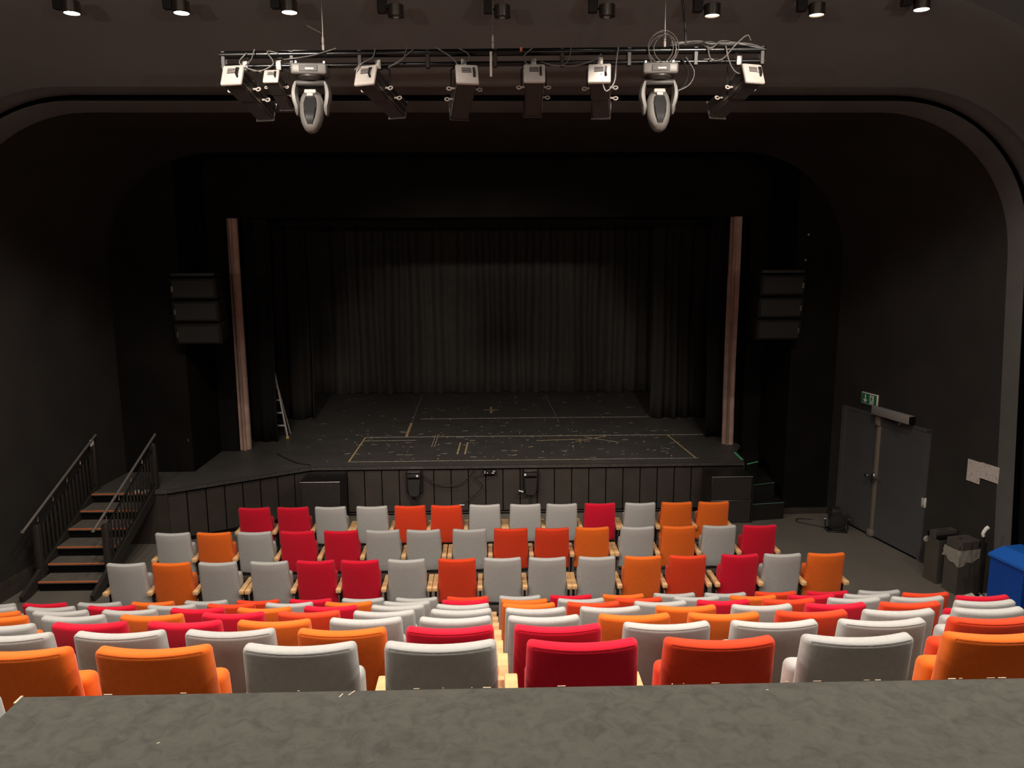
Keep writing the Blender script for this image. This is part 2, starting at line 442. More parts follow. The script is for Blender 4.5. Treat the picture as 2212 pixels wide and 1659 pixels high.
# exit sign
t = empty('exit_sign', RW @ V(1.455, 0, 2.5), 0, 'green and white emergency exit sign with arrow above the double door', 'exit sign')
I = Matrix.Translation(-t.location)
SG = I @ RW @ Matrix.Translation((1.455, 0, 2.5)) @ Matrix(((-1, 0, 0, 0), (0, 0, 1, 0), (0, 1, 0, 0), (0, 0, 0, 1)))   # x right, y up, z out
finish(boxb(-.21, .21, -.105, .105, 0, .03, .006, 2, SG), 'sign_case', M['white'], t)
b = NB(); box(b, -.195, .195, -.09, .09, .030, .034, SG); finish(b, 'green_panel', M['green'], t, smooth=None)
b = NB()
prism(b, [(-.108, .07), (-.084, .07), (-.084, -.035), (-.06, -.012), (-.045, -.028), (-.096, -.078), (-.147, -.028), (-.132, -.012), (-.108, -.035)], .034, .037, SG)
finish(b, 'down_arrow', M['white'], t, smooth=None)
b = NB(); box(b, .02, .125, -.075, .075, .034, .037, SG); finish(b, 'door_pictogram', M['white'], t, smooth=None)
b = NB()
prism(b, [(.075+.014*cos(a*pi/5), .052+.014*sin(a*pi/5)) for a in range(10)], .037, .039, SG)
prism(b, [(.050, .034), (.082, .036), (.078, 0), (.058, -.004)], .037, .039, SG)
prism(b, [(.058, 0), (.072, -.002), (.052, -.036), (.040, -.06), (.028, -.058), (.040, -.032)], .037, .039, SG)
prism(b, [(.064, 0), (.078, 0), (.098, -.03), (.108, -.062), (.095, -.064), (.086, -.034)], .037, .039, SG)
prism(b, [(.054, .034), (.046, .030), (.030, .008), (.038, .004), (.052, .020)], .037, .039, SG)
prism(b, [(.080, .034), (.102, .012), (.096, .005), (.078, .020)], .037, .039, SG)
finish(b, 'running_figure', M['green'], t, smooth=None)

# paper sheets and switch
for (s0, s1, z0, z1, lab) in ((-1.10, -.85, 1.65, 1.99, 'white upright notice sheet on the wall right of the double door'), (-1.43, -1.10, 1.755, 2.0, 'white landscape notice sheet overlapping the upright sheet on the wall')):
    b = NB(); box(b, s0, s1, .012, .016, z0, z1, RW); o = finish(b, 'notice_sheet', M['paper'], smooth=None); tag(o, lab, 'paper notice', 'papers on the right wall')
t = empty('light_switch', RW @ V(-.03, 0, 1.02), 0, 'white wall switch beside the right door leaf', 'switch')
I = Matrix.Translation(-t.location)
finish(boxb(-.075, .015, .0, .03, .94, 1.11, .008, 2, I @ RW), 'switch_plate', M['white'], t)
finish(boxb(-.055, -.005, .028, .036, .98, 1.07, .004, 1, I @ RW), 'rocker', M['pale'], t)
bm = NB(); tube(bm, [(7.66, 10.62, .0), (7.62, 10.62, 1.0), (7.55, 10.64, 2.6)], .008, 6)
tag(finish(bm, 'power_cord', mat('ochre_cord', (.30, .20, .06), .6)), 'thin ochre cord hanging down the edge of the portal on the right', 'cord')

# raked tiers
TI = 0.4033
for k in range(1, 8):
    y1 = [None, 8.91, 7.95, 7.0, 6.05, 5.09, 4.15, 3.18][k]
    y0 = [None, 7.95, 7.0, 6.05, 5.09, 4.15, 3.18, -4.1][k]
    bm = NB(); box(bm, -8.45, 8.45, y0, y1, 0, TI * k)
    struct(bm, 'floor', M['tier'])
bm = NB(); box(bm, -8.0, 8.0, -4.0, .35, 2.823, 3.6); struct(bm, 'floor', M['tier'])
# ================================================================== SEATS
def cutbox(w, t, h, r, nx, nz, seg=3):
    b = NB(); box(b, -w/2, w/2, -t/2, t/2, 0, h)
    bmesh.ops.recalc_face_normals(b, faces=b.faces)
    bmesh.ops.bevel(b, geom=list(b.edges), offset=r, segments=seg, affect='EDGES', profile=.5)
    for i in range(1, nx):
        bmesh.ops.bisect_plane(b, geom=b.verts[:] + b.edges[:] + b.faces[:], plane_co=(-w/2 + w*i/nx, 0, 0), plane_no=(1, 0, 0), dist=1e-5)
    for i in range(1, nz):
        bmesh.ops.bisect_plane(b, geom=b.verts[:] + b.edges[:] + b.faces[:], plane_co=(0, 0, h*i/nz), plane_no=(0, 0, 1), dist=1e-5)
    return b


REC = tan(radians(9.5))
def back_bm():
    W, T, H = .51, .088, .68
    b = cutbox(W, T, H, .029, 10, 5)
    for v in b.verts:
        u = v.co.z / H; x = v.co.x
        ws = 1.075 - .075 * u
        v.co.y += .042 * (2*x/W)**2 + (H - v.co.z) * REC
        v.co.x *= ws
        v.co.z += .33 + (.006 * (2*x/W)**2 if u > .8 else 0)
    return b


def seat_bm():
    b = cutbox(.515, .125, .42, .04, 6, 3)
    for v in b.verts:
        v.co.y += .205 + (.42 - v.co.z) * REC * .9 + .015 * (2*v.co.x/.515)**2
        v.co.z += .37
    return b


def seam_bm():
    b = NB(); pts = []
    for i in range(13):
        x = -.235 + .47 * i / 12
        pts.append((x, -.0365 + .042 * (2*x/.51)**2, 1.0018 + .006*(2*x/.51)**2))
    tube(b, pts, .0014, 5); return b


def arm_bm(): return boxb(-.0345, .0345, -.015, .465, .552, .610, .009, 2)


def leg_bm():
    b = NB()
    boxb(-.014, .014, .10, .40, .53, .557, .003, 1, bm=b)
    boxb(-.012, .012, .20, .25, .03, .54, .004, 1, bm=b)
    boxb(-.012, .012, .12, .145, .30, .54, .004, 1, bm=b)
    boxb(-.022, .022, .04, .42, .0, .03, .006, 1, bm=b)
    return b


def pivot_bm():
    b = NB(); boxb(-.265, .265, .10, .17, .285, .335, .01, 1, bm=b); return b


ARM_ME = ME_LEG = None
seat_names = {'G': 'grey', 'R': 'crimson', 'V': 'vermilion', 'O': 'orange'}
PROTO = {}
def chair_meshes():
    d = {}
    d['back'] = {}; d['seat'] = {}
    for k in FAB:
        for nm, f in (('back', back_bm), ('seat', seat_bm)):
            o = finish(f(), 'm', FAB[k], smooth=50); d[nm][k] = o.data; bpy.data.objects.remove(o)
    for nm, f, m_ in (('arm', arm_bm, M['wood']), ('leg', leg_bm, M['metal_blk']), ('pivot', pivot_bm, M['metal_blk'])):
        o = finish(f(), 'm', m_, smooth=40); d[nm] = o.data; bpy.data.objects.remove(o)
    d['seam'] = {}
    for k in FAB:
        c = FAB[k].node_tree.nodes['Principled BSDF'].inputs['Base Color'].default_value
        mm = mat(seat_names[k] + '_seam_thread', tuple(v*.62 for v in c[:3]), .9)
        o = finish(seam_bm(), 'm', mm, smooth=None); d['seam'][k] = o.data; bpy.data.objects.remove(o)
    return d
CM = chair_meshes()


def put(name, me, parent, loc=(0, 0, 0)):
    o = bpy.data.objects.new(name, me); COL.objects.link(o); o.parent = parent; o.location = loc; return o


ORD = ['first', 'second', 'third', 'fourth', 'fifth', 'sixth', 'seventh', 'eighth', 'ninth', 'tenth', 'eleventh', 'twelfth', 'thirteenth', 'fourteenth', 'fifteenth', 'sixteenth', 'seventeenth', 'eighteenth']
ROWS = {
  'F1': (12.56, 0.0, [(-3.949, 'R'), (-3.312, 'R'), (-2.693, 'G'), (-2.007, 'G'), (-1.377, 'V'), (-0.772, 'V'), (-0.134, 'G'), (0.543, 'G'), (1.153, 'G'), (1.795, 'R'), (2.47, 'G'), (3.088, 'O'), (3.712, 'O')]),
  'F2': (11.41, 0.0, [(-4.834, 'G'), (-4.215, 'O'), (-3.608, 'G'), (-2.967, 'R'), (-2.307, 'R'), (-1.676, 'G'), (-1.058, 'G'), (-0.358, 'G'), (0.271, 'V'), (0.902, 'V'), (1.52, 'O'), (2.211, 'G'), (2.851, 'O'), (3.478, 'G'), (4.1, 'R')]),
  'F3': (10.25, 0.0, [(-5.006, 'G'), (-4.397, 'O'), (-3.765, 'G'), (-3.066, 'G'), (-2.439, 'R'), (-1.831, 'R'), (-1.194, 'G'), (-0.501, 'V'), (0.127, 'G'), (0.748, 'G'), (1.435, 'G'), (2.073, 'O'), (2.696, 'V'), (3.431, 'R'), (4.029, 'G'), (4.645, 'O')]),
  'R1': (9.03, 0.0, [(-6.038, 'G'), (-5.429, 'R'), (-4.774, 'G'), (-4.134, 'O'), (-3.495, 'G'), (-2.866, 'V'), (-2.233, 'R'), (-1.595, 'G'), (-0.942, 'G'), (-0.317, 'V'), (0.324, 'G'), (0.95, 'R'), (1.595, 'O'), (2.232, 'G'), (2.861, 'G'), (3.496, 'V'), (4.138, 'R'), (4.787, 'G')]),
  'R2': (8.07, 0.403, [(-5.427, 'G'), (-4.792, 'G'), (-4.142, 'R'), (-3.496, 'G'), (-2.857, 'V'), (-2.23, 'G'), (-1.585, 'O'), (-0.949, 'G'), (-0.312, 'R'), (0.337, 'O'), (0.961, 'G'), (1.598, 'V'), (2.242, 'G'), (2.873, 'O'), (3.523, 'R'), (4.148, 'G'), (4.813, 'V')]),
  'R3': (7.12, 0.806, [(-4.782, 'O'), (-4.141, 'G'), (-3.487, 'G'), (-2.846, 'R'), (-2.205, 'O'), (-1.573, 'R'), (-0.927, 'G'), (-0.298, 'G'), (0.34, 'O'), (0.967, 'V'), (1.625, 'G'), (2.242, 'R'), (2.889, 'V'), (3.539, 'G'), (4.171, 'G'), (4.82, 'R')]),
  'R4': (6.17, 1.209, [(-4.129, 'O'), (-3.491, 'G'), (-2.843, 'O'), (-2.177, 'R'), (-1.548, 'V'), (-0.919, 'G'), (-0.274, 'G'), (0.355, 'G'), (0.987, 'G'), (1.628, 'O'), (2.276, 'G'), (2.912, 'R'), (3.555, 'V'), (4.207, 'G')]),
  'R5': (5.21, 1.612, [(-3.483, 'G'), (-2.849, 'R'), (-2.182, 'R'), (-1.554, 'O'), (-0.909, 'G'), (-0.274, 'G'), (0.357, 'G'), (1.006, 'O'), (1.65, 'O'), (2.292, 'V'), (2.926, 'G'), (3.586, 'G')]),
  'R6': (4.27, 2.015, [(-2.811, 'G'), (-2.169, 'G'), (-1.533, 'G'), (-0.885, 'O'), (-0.257, 'R'), (0.375, 'R'), (1.02, 'G'), (1.661, 'G'), (2.305, 'G'), (2.969, 'V')]),
  'R7': (3.32, 2.418, [(-2.175, 'O'), (-1.545, 'O'), (-0.886, 'G'), (-0.245, 'G'), (0.406, 'R'), (1.04, 'V'), (1.687, 'G'), (2.357, 'O')]),
  'R8': (2.25, 2.823, [(-1.81, 'G')]),
}
ROWNAME = {'F1': 'front row by the stage', 'F2': 'second row from the stage', 'F3': 'third row from the stage', 'R1': 'fourth row from the stage', 'R2': 'fifth row from the stage', 'R3': 'sixth row from the stage',
           'R4': 'seventh row from the stage', 'R5': 'eighth row from the stage', 'R6': 'ninth row from the stage', 'R7': 'nearest full row behind the ledge', 'R8': 'row beside the ledge'}
SURF = {}
random.seed(5)
for rk, (Y, Z, L) in ROWS.items():
    n = len(L)
    for i, (x, c) in enumerate(L):
        nm = seat_names[c]
        if rk == 'R8': lab = 'pale grey seat just left of the ledge corner, only its top showing'
        elif i == 0: lab = '%s theatre seat, leftmost of the %s' % (nm, ROWNAME[rk])
        elif i == n - 1: lab = '%s theatre seat, rightmost of the %s' % (nm, ROWNAME[rk])
        elif i < n / 2: lab = '%s theatre seat, %s from the left in the %s' % (nm, ORD[i], ROWNAME[rk])
        else: lab = '%s theatre seat, %s from the right in the %s' % (nm, ORD[n-1-i], ROWNAME[rk])
        lab = lab.replace('nearest full row behind the ledge', 'row nearest the ledge')
        t = empty('theatre_seat', (x, Y, Z), 0, lab, 'seat', 'seats in the ' + ROWNAME[rk].replace('nearest full row behind the ledge', 'row nearest the ledge'))
        b_ = put('backrest', CM['back'][c], t)
        b_.rotation_euler = (random.uniform(-.008, .008), 0, 0)
        s_ = put('seat', CM['seat'][c], t)
        if rk in ('R6', 'R7', 'R8'): put('seam', CM['seam'][c], b_)
        put('pivot_bar', CM['pivot'], t)
        gl = x - L[i-1][0] if i else 9
        gr = L[i+1][0] - x if i < n - 1 else 9
        dbl = rk[0] == 'F'
        offl = (-.292 if gl > 8 else -.309) if gl > .665 or not dbl else -gl/2
        if not dbl and gl < 8: offl = -.320
        put('armrest', CM['arm'], t, (offl, 0, 0)); put('leg', CM['leg'], t, (offl, 0, 0))
        offr = .292 if i == n - 1 else .309
        if (dbl and gr > .665) or i == n - 1:
            put('armrest', CM['arm'], t, (offr, 0, 0)); put('leg', CM['leg'], t, (offr, 0, 0))

# scrap of white paper on a front row seat
bm = NB(); box(bm, -.03, .03, -.012, .012, 0, .006); box(bm, -.05, -.01, -.01, .0, 0.004, .012)
o = finish(bm, 'paper_scrap', M['white'], smooth=None, loc=(-.50, 12.55, 1.022)); tag(o, 'small white paper scrap lying on top of a vermilion front row seat', 'paper')

# ================================================================== CONTROL BOOTH LEDGE
t = empty('booth_counter', (2.6, 1.0, 2.823), 0, 'grey linoleum topped control booth counter with chipped front edge across the foreground', 'counter')
Z0 = 2.823
def ledge_top():
    b = NB()
    boxb(-.81 - 2.6, 6.4 - 2.6, .30 - 1.0, 1.26 - 1.0, 4.41 - Z0, 4.45 - Z0, .003, 1, bm=b); return b
finish(ledge_top(), 'counter_top', M['ledge'], t, smooth=None)
b = NB(); box(b, -.76 - 2.6, 6.4 - 2.6, 1.14 - 1.0, 1.20 - 1.0, .0, 4.41 - Z0); box(b, -.76 - 2.6, -.70 - 2.6, .32 - 1.0, 1.14 - 1.0, .78, 4.41 - Z0); finish(b, 'front_panel', M['stage_blk'], t, smooth=None)
b = NB(); random.seed(11)
x = -.80
while x < 1.6:
    x += random.choice([.02, .05, .09, .13, .2])
    w = random.choice([.002, .004, .006, .010, .014]); h = random.uniform(.0004, .0016)
    box(b, x - 2.6, x + w - 2.6, 1.2599 - h - 1.0, 1.2606 - 1.0, 4.4496 - Z0, 4.4506 - Z0)
box(b, -.8106 - 2.6, -.8065 - 2.6, 1.238 - 1.0, 1.2606 - 1.0, 4.447 - Z0, 4.4506 - Z0)
for cx, cy, a, l in ((-.262, 1.243, 1.2, .012), (-.245, 1.25, 1.0, .016), (.47, 1.235, 0, .004), (-.52, 1.12, .5, .005)):
    mt = Matrix.Translation((cx - 2.6, cy - 1.0, 4.4503 - Z0)) @ Matrix.Rotation(a, 4, 'Z')
    box(b, -l/2, l/2, -.001, .001, -.0003, .0004, mt)
o = finish(b, 'edge_chips', M['chip'], t, smooth=None); o['label'] = 'pale chipped edge'
o['kind'] = 'stuff'
# ================================================================== STAGE
t = empty('stage', (0, 15.05, 0), 0, 'black painted stage with boarded front and scuffed tape marked floor', 'stage')
OX, OYY = 0, -15.05
poly = [(-7.12, 13.62), (-5.83, 13.63), (-3.57, 15.05), (5.02, 15.05), (5.12, 15.9), (5.36, 16.4), (5.36, 16.72), (7.0, 16.72), (7.0, 24.2), (-7.0, 24.2), (-7.0, 16.72), (-5.74, 16.6), (-5.74, 14.86), (-7.02, 14.86)]
b = NB(); prism(b, [(x, y - 15.05) for x, y in poly], .94, 1.0); finish(b, 'stage_floor', M['stagefloor'], t, smooth=None)


def along(p, q):
    p, q = V(*p), V(*q); d = (q - p).normalized(); n = V(-d.y, d.x, 0)
    return Matrix(((d.x, n.x, 0, p.x), (d.y, n.y, 0, p.y - 15.05), (0, 0, 1, 0), (0, 0, 0, 1))), (q - p).length
b = NB(); b2 = NB(); b3 = NB()
for p, q in (((-5.80, 13.66, 0), (-3.56, 15.07, 0)), ((-3.56, 15.07, 0), (5.0, 15.07, 0))):
    m_, L_ = along(p, q)
    n = round(L_ / .345); w = L_ / n
    for i in range(n):
        boxb(i*w + .010, (i+1)*w - .010, .03, .05, .06, .90, .003, 1, m_, b)
    box(b2, 0, L_, .055, .10, 0, .94, m_)
    box(b2, 0, L_, .0, .05, 0, .055, m_)
    box(b3, 0, L_, -.035, .02, .945, 1.004, m_)
finish(b, 'front_boards', M['stage_blk'], t, smooth=None)
finish(b2, 'plinth', M['gap'], t, smooth=None)
finish(b3, 'stage_nosing', M['stage_edge'], t, smooth=None)
b = NB(); box(b, -7.12, -5.8, 13.66 - 15.05, 13.68 - 15.05, 0, .94); finish(b, 'side_panel', M['stage_blk'], t, smooth=None)
b = NB(); box(b, 5.0, 5.03, .02, 1.3, 0, .94); finish(b, 'side_panel', M['stage_blk'], t, smooth=None)
b = NB(); m_, L_ = along((-2.9, 15.0, 0), (4.0, 15.0, 0)); box(b, 0, L_, .0, .02, .05, .062, m_); finish(b, 'baseboard_highlight', M['steel'], t, smooth=None)  # bright strip modelled as the highlight along the baseboard top

# tape lines on the stage floor (each a strip of worn tape)
def tape(p, q, w, m_, lab, nm='floor_tape'):
    p, q = V(p[0], p[1], 1.0), V(q[0], q[1], 1.0); d = (q - p); L = d.length; a = atan2(d.y, d.x)
    b = NB(); box(b, 0, L, -w/2, w/2, .0005, .0022)
    o = finish(b, nm, m_, smooth=None); o.location = p; o.rotation_euler = (0, 0, a)
    return tag(o, lab, 'tape', 'tape lines on the stage floor')
TY, TW, TV = M['tape_y'], M['tape_w'], M['tape_v']
tape((-2.88, 17.52), (-2.89, 15.43), .035, TY, 'worn yellow tape line running upstage at the left end of the front rectangle')
tape((4.01, 17.44), (4.14, 15.44), .032, TY, 'worn yellow tape line running upstage at the right end of the front rectangle')
tape((-2.88, 17.53), (4.85, 17.47), .045, TW, 'long pale tape line across the stage at the back of the front rectangle')
tape((-2.89, 15.43), (4.2, 15.43), .022, TW, 'thin pale tape line across the stage near its front edge')
tape((-1.80, 19.47), (4.02, 19.46), .045, TW, 'pale tape line across the middle of the stage')
tape((-2.04, 22.81), (-1.98, 19.2), .03, TV, 'faded violet tape line running from the back curtain on the left')
tape((-1.98, 19.0), (-1.96, 17.57), .06, TY, 'broad yellow tape piece continuing the left upstage line')
tape((1.57, 22.62), (1.65, 18.92), .03, TV, 'faded violet tape line running from the back curtain on the right')
tape((-2.9, 17.2), (-1.7, 17.2), .03, TW, 'short pale tape line parallel to the long line at left')
tape((1.0, 17.05), (2.0, 17.15), .03, TY, 'short yellow tape line lying left of the crossed tapes')
tape((1.85, 16.95), (2.6, 17.4), .028, TY, 'slanting yellow tape crossing the short yellow line')
tape((2.1, 17.35), (2.8, 16.8), .028, TW, 'slanting pale tape of the crossed tapes')
tape((-.02, 20.9), (-.02, 20.1), .05, TY, 'small yellow upright stroke of the centre cross')
tape((-.22, 20.5), (.16, 20.5), .05, TY, 'small yellow cross stroke of the centre cross')
for i, x in enumerate((-1.30, -1.24)):
    tape((x, 17.7), (x - .01, 16.6), .016, TW, ('left' if i == 0 else 'right') + ' one of the two close parallel pale tape strokes')
for i, (x, y) in enumerate(((-.70, 16.95), (-.54, 16.95))):
    tape((x, y), (x - .03, 15.95), .035, TY, ('left' if i == 0 else 'right') + ' one of the two frayed yellow tape strokes near the front')
tape((5.06, 15.85), (5.04, 15.25), .05, M['tape_g'], 'green glow tape on the right rear edge of the stage', 'glow_tape')
b = NB(); random.seed(3)
for i in range(250):
    if random.random() < .45: x, y = random.uniform(-3.2, 4.2), random.uniform(15.5, 18.2)
    else: x, y = random.uniform(-4.3, 4.2), random.uniform(15.4, 22.6)
    w = random.choice([.03, .04, .07, .13]); h = random.choice([.012, .018, .025])
    box(b, -w/2, w/2, -h/2, h/2, .0005, .002, Matrix.Translation((x, y, 1.0)) @ Matrix.Rotation(random.choice([0, 0, .1, 1.4, .6]), 4, 'Z'))
o = finish(b, 'tape_scraps', M['tape_w'], smooth=None); tag(o, 'scattered crumbs of old tape stuck over the stage floor', 'tape scraps', kind='stuff')


M['leg'] = mat('black_leg_cloth', (.024, .022, .020), .95, spec=.08)
# ---- drapes
def drape(name, x0, x1, Y, z0, z1, amp, wl, seed, m_, lab, dens=26, flare=.4, lean=0.0, hem=.0, loc_group=None):
    rnd = random.Random(seed); b = NB(); n = max(12, int((x1 - x0) * dens)); nz = 10
    # irregular fold positions
    xs = [x0 + (x1 - x0) * i / n for i in range(n + 1)]
    ks = [(2*pi/(wl*rnd.uniform(.6, 1.7)), rnd.uniform(0, 6.28), rnd.uniform(.3, 1)) for _ in range(5)]
    sm = sum(k[2] for k in ks)
    rows = []
    for j in range(nz + 1):
        u = j / nz; z = z0 + (z1 - z0) * u; row = []
        for x in xs:
            f = sum(a * sin(k * x + p + (1-u) * .5 * sin(k*.37*x + p)) for k, p, a in ks) / sm
            f = (abs(f) ** .7) * (1 if f > 0 else -1)
            am = amp * (1 + flare * (1 - u))
            hz = hem * abs(sin(x * 2.3 + seed)) if j == 0 else 0
            row.append(b.verts.new((x + lean * (1-u) + .02 * sin(6*u + x*3), Y + am * f, z + hz)))
        rows.append(row)
    for a, c in zip(rows, rows[1:]):
        for i in range(n): b.faces.new((a[i], a[i+1], c[i+1], c[i]))
    o = finish(b, name, m_, smooth=80)
    s = o.modifiers.new('cloth_thickness', 'SOLIDIFY'); s.thickness = .008
    return tag(o, lab, 'curtain')
drape('stage_curtain', -5.9, 5.9, 23.1, 1.0, 7.2, .17, .46, 4, M['drape'], 'wide black curtain hanging across the back of the stage', hem=.02)
drape('stage_curtain', -5.75, -4.42, 19.55, 1.02, 7.0, .12, .34, 8, M['leg'], 'black leg curtain on the left beyond the ladder', hem=.03)
drape('stage_curtain', 3.97, 5.4, 19.25, 1.02, 7.0, .12, .36, 12, M['leg'], 'black leg curtain on the right in front of the back curtain', hem=.03)
drape('stage_curtain', -5.28, -4.74, 17.2, 1.02, 6.9, .05, .26, 16, M['drape2'], 'nearest flat black leg curtain on the left hiding half the ladder')
drape('stage_curtain', 4.78, 5.36, 17.2, 1.02, 6.9, .05, .26, 18, M['drape2'], 'nearest black leg curtain at the right edge of the opening')
drape('stage_border', -6.2, 6.2, 18.4, 5.72, 7.4, .03, .5, 20, M['drape2'], 'black border curtain hanging along the top of the stage opening')


def tab(x0, x1, Y, seed, lab):
    b = NB(); n = 22; rows = []
    rnd = random.Random(seed)
    for j in range(13):
        u = j / 12; z = .99 + (6.0 - .99) * u; row = []
        for i in range(n):
            a = 2*pi*i/n; r = .5 + .13*sin(5*a + seed + u*1.5) + .05*sin(9*a + 3*u)
            cx = (x0+x1)/2; row.append(b.verts.new((cx + (x1-x0)*r*cos(a), Y + .14*r*2*sin(a), z)))
        rows.append(row)
    for a, c in zip(rows, rows[1:]):
        for i in range(n): b.faces.new((a[i], a[(i+1) % n], c[(i+1) % n], c[i]))
    b.faces.new(rows[0]); b.faces.new(rows[-1])
    return tag(finish(b, 'main_curtain', M['rose'], smooth=80), lab, 'curtain')
tab(-5.40, -5.19, 16.60, 2, 'dusty rose main curtain bunched at the left edge of the opening')
tab(5.03, 5.22, 16.60, 5, 'dusty rose main curtain bunched at the right edge of the opening')

# ---- ladder
t = empty('step_ladder', (-4.86, 17.55, 1.0), 0, 'aluminium ladder with yellow feet half hidden by a black curtain on stage left', 'ladder')
I = Matrix.Translation(-t.location)
for sx in (0, 1):
    p0 = V(-4.63 - .42*sx, 17.5, 1.03); p1 = V(-4.88 - .12*sx, 17.62, 2.52)
    b = NB(); tube(b, [I @ p0, I @ p1], .022, 6); finish(b, 'stile', M['alu'], t)
    b = boxb(-.035, .035, -.03, .03, 0, .05, .006, 1, I @ Matrix.Translation(p0 - V(0, 0, .03))); finish(b, 'rubber_foot', M['yellow'], t)
for k in range(5):
    u = (.27 + .29*k) / 1.5
    a = V(-4.63, 17.5, 1.03).lerp(V(-4.88, 17.62, 2.52), u); c = V(-5.05, 17.5, 1.03).lerp(V(-5.0, 17.62, 2.52), u)
    b = boxb(c.x, a.x, a.y - .04, a.y + .02, a.z - .012, a.z + .022, .004, 1, I); finish(b, 'rung', M['alu'], t)
for sx in (0, 1):
    b = NB(); tube(b, [I @ V(-4.68 - .3*sx, 17.95, 1.01), I @ V(-4.90 - .08*sx, 17.66, 2.5)], .016, 6); finish(b, 'rear_leg', M['alu'], t)

# ---- speaker arrays
for s, lab in ((-1, 'left of the stage opening'), (1, 'right of the stage opening')):
    t = empty('line_array_speaker', (s*5.38, 14.45, 3.55), 0, 'hanging black loudspeaker stack of three cabinets ' + lab, 'speaker')
    for k in range(3):
        z = .80 - k*.40; tilt = radians(-3 - 4*k)
        mt = Matrix.Translation((-s*.012*k, .25 + .02*k, z + .19)) @ Matrix.Rotation(-tilt, 4, 'X')
        c = finish(boxb(-.42, .42, -.25, .2, -.185, .185, .012, 2, mt), 'cabinet', M['spk'], t)
        finish(boxb(-.37, .37, -.262, -.248, -.15, .15, .004, 1, mt), 'grille', mat('speaker_grille', (.009, .008, .006), .8, var=.3, scale=60), c)
        finish(boxb(s*.37 - .018, s*.37 + .018, -.268, -.255, -.055, .045, .003, 1, mt), 'badge', M['steel'], c)
    finish(boxb(-.40, .40, .0, .4, 1.20, 1.26, .006, 1), 'rigging_frame', M['metal_blk'], t)
    b = NB(); tube(b, [(-.25, .2, 1.24), (0, .2, 2.0), (0, .2, 2.9)], .012, 6); tube(b, [(.25, .2, 1.24), (0, .2, 2.0)], .012, 6); finish(b, 'hanging_chain', M['gap'], t)
    # small ceiling wall bolts beside the array
for x, z, lab in ((5.95, 5.45, 'upper'), (5.92, 4.98, 'lower')):
    b = NB(); lathe(b, [(0, 0), (.022, 0), (.022, .03), (0, .03)], 10, Matrix.Rotation(pi/2, 4, 'X'))
    o = finish(b, 'wall_bolt', M['steel'], loc=(x, 14.85, z)); tag(o, lab + ' steel bolt high on the dark wall right of the stage', 'bolt')
b = boxb(-.012, .012, -.012, 0, -.03, .03, .003, 1); o = finish(b, 'wall_bolt', M['steel'], loc=(-5.62 , 14.84, 1.62)); o.location.x = -5.82; tag(o, 'small steel bracket on the dark wall left of the stage', 'bolt')

# ---- boxes standing in front of the stage
def crate(x0, x1, y0, y1, h, seam, lab):
    t = empty('subwoofer_box', ((x0+x1)/2, (y0+y1)/2, 0), 0, lab, 'box'); w, d = (x1-x0)/2, (y1-y0)/2
    if seam:
        finish(boxb(-w+.01, w-.01, -d+.01, d, 0, h*.47, .01, 1), 'lower_case', M['lampblk'], t)
        finish(boxb(-w, w, -d, d, h*.47, h*.49, .004, 1), 'middle_rim', M['steel'], t)
        finish(boxb(-w+.01, w-.01, -d+.01, d, h*.49, h-.02, .01, 1), 'upper_case', M['lampblk'], t)
        b = NB(); tube(b, [(w+.012, -d+.02, 0), (w+.012, -d+.02, h)], .012, 6); finish(b, 'corner_profile', M['metal_blk'], t)
    else: finish(boxb(-w+.01, w-.01, -d+.01, d, 0, h-.02, .01, 1), 'case', M['lampblk'], t)
    finish(boxb(-w, w, -d, d, h-.02, h, .004, 1), 'lid', M['metal_blk'], t)
    b = NB(); tube(b, [(-w, -d-.001, h-.008), (w, -d-.001, h-.008)], .006, 6); finish(b, 'lid_edge', M['steel'], t)
    if not seam:
        b = NB(); lathe(b, [(0, 0), (.06, 0), (.06, .004), (.04, .006), (0, .006)], 20, Matrix.Translation((0, .1, h))); finish(b, 'socket_cover', M['lampblk'], t)
crate(-3.60, -2.86, 14.30, 14.98, .93, False, 'black bass speaker box against the stage front on the left')
crate(4.16, 4.95, 14.32, 14.98, .93, True, 'black two tier case against the stage front on the right')

# ---- steps at the right end of the stage
t = empty('side_steps', (5.3, 14.9, 0), 0, 'black steps with green glow taped edges at the right end of the stage', 'steps')
for k, (P) in enumerate([[(4.99, 14.44), (5.66, 14.54), (5.70, 15.9), (5.06, 15.9)], [(5.02, 14.62), (5.54, 14.78), (5.66, 15.9), (5.06, 15.9)], [(5.05, 14.98), (5.32, 15.15), (5.60, 15.9), (5.06, 15.9)]]):
    z = .33 * (k + 1); b = NB(); prism(b, [(x - 5.3, y - 14.9) for x, y in P], z - .33 + .001, z - .002 if k < 2 else .985)
    s_ = finish(b, 'step', M['metal_blk'], t, smooth=None)
    a, c = V(P[0][0] - 5.3, P[0][1] - 14.9, min(z, .985)), V(P[1][0] - 5.3, P[1][1] - 14.9, min(z, .985))
    b = NB(); tube(b, [a + V(0, -.004, 0), c + V(0, -.004, 0)], .010, 4); o = finish(b, 'glow_edge', M['tape_g'] if k == 2 else mat('dim_glow_tape', (.05, .11, .08), .6), s_, smooth=None)

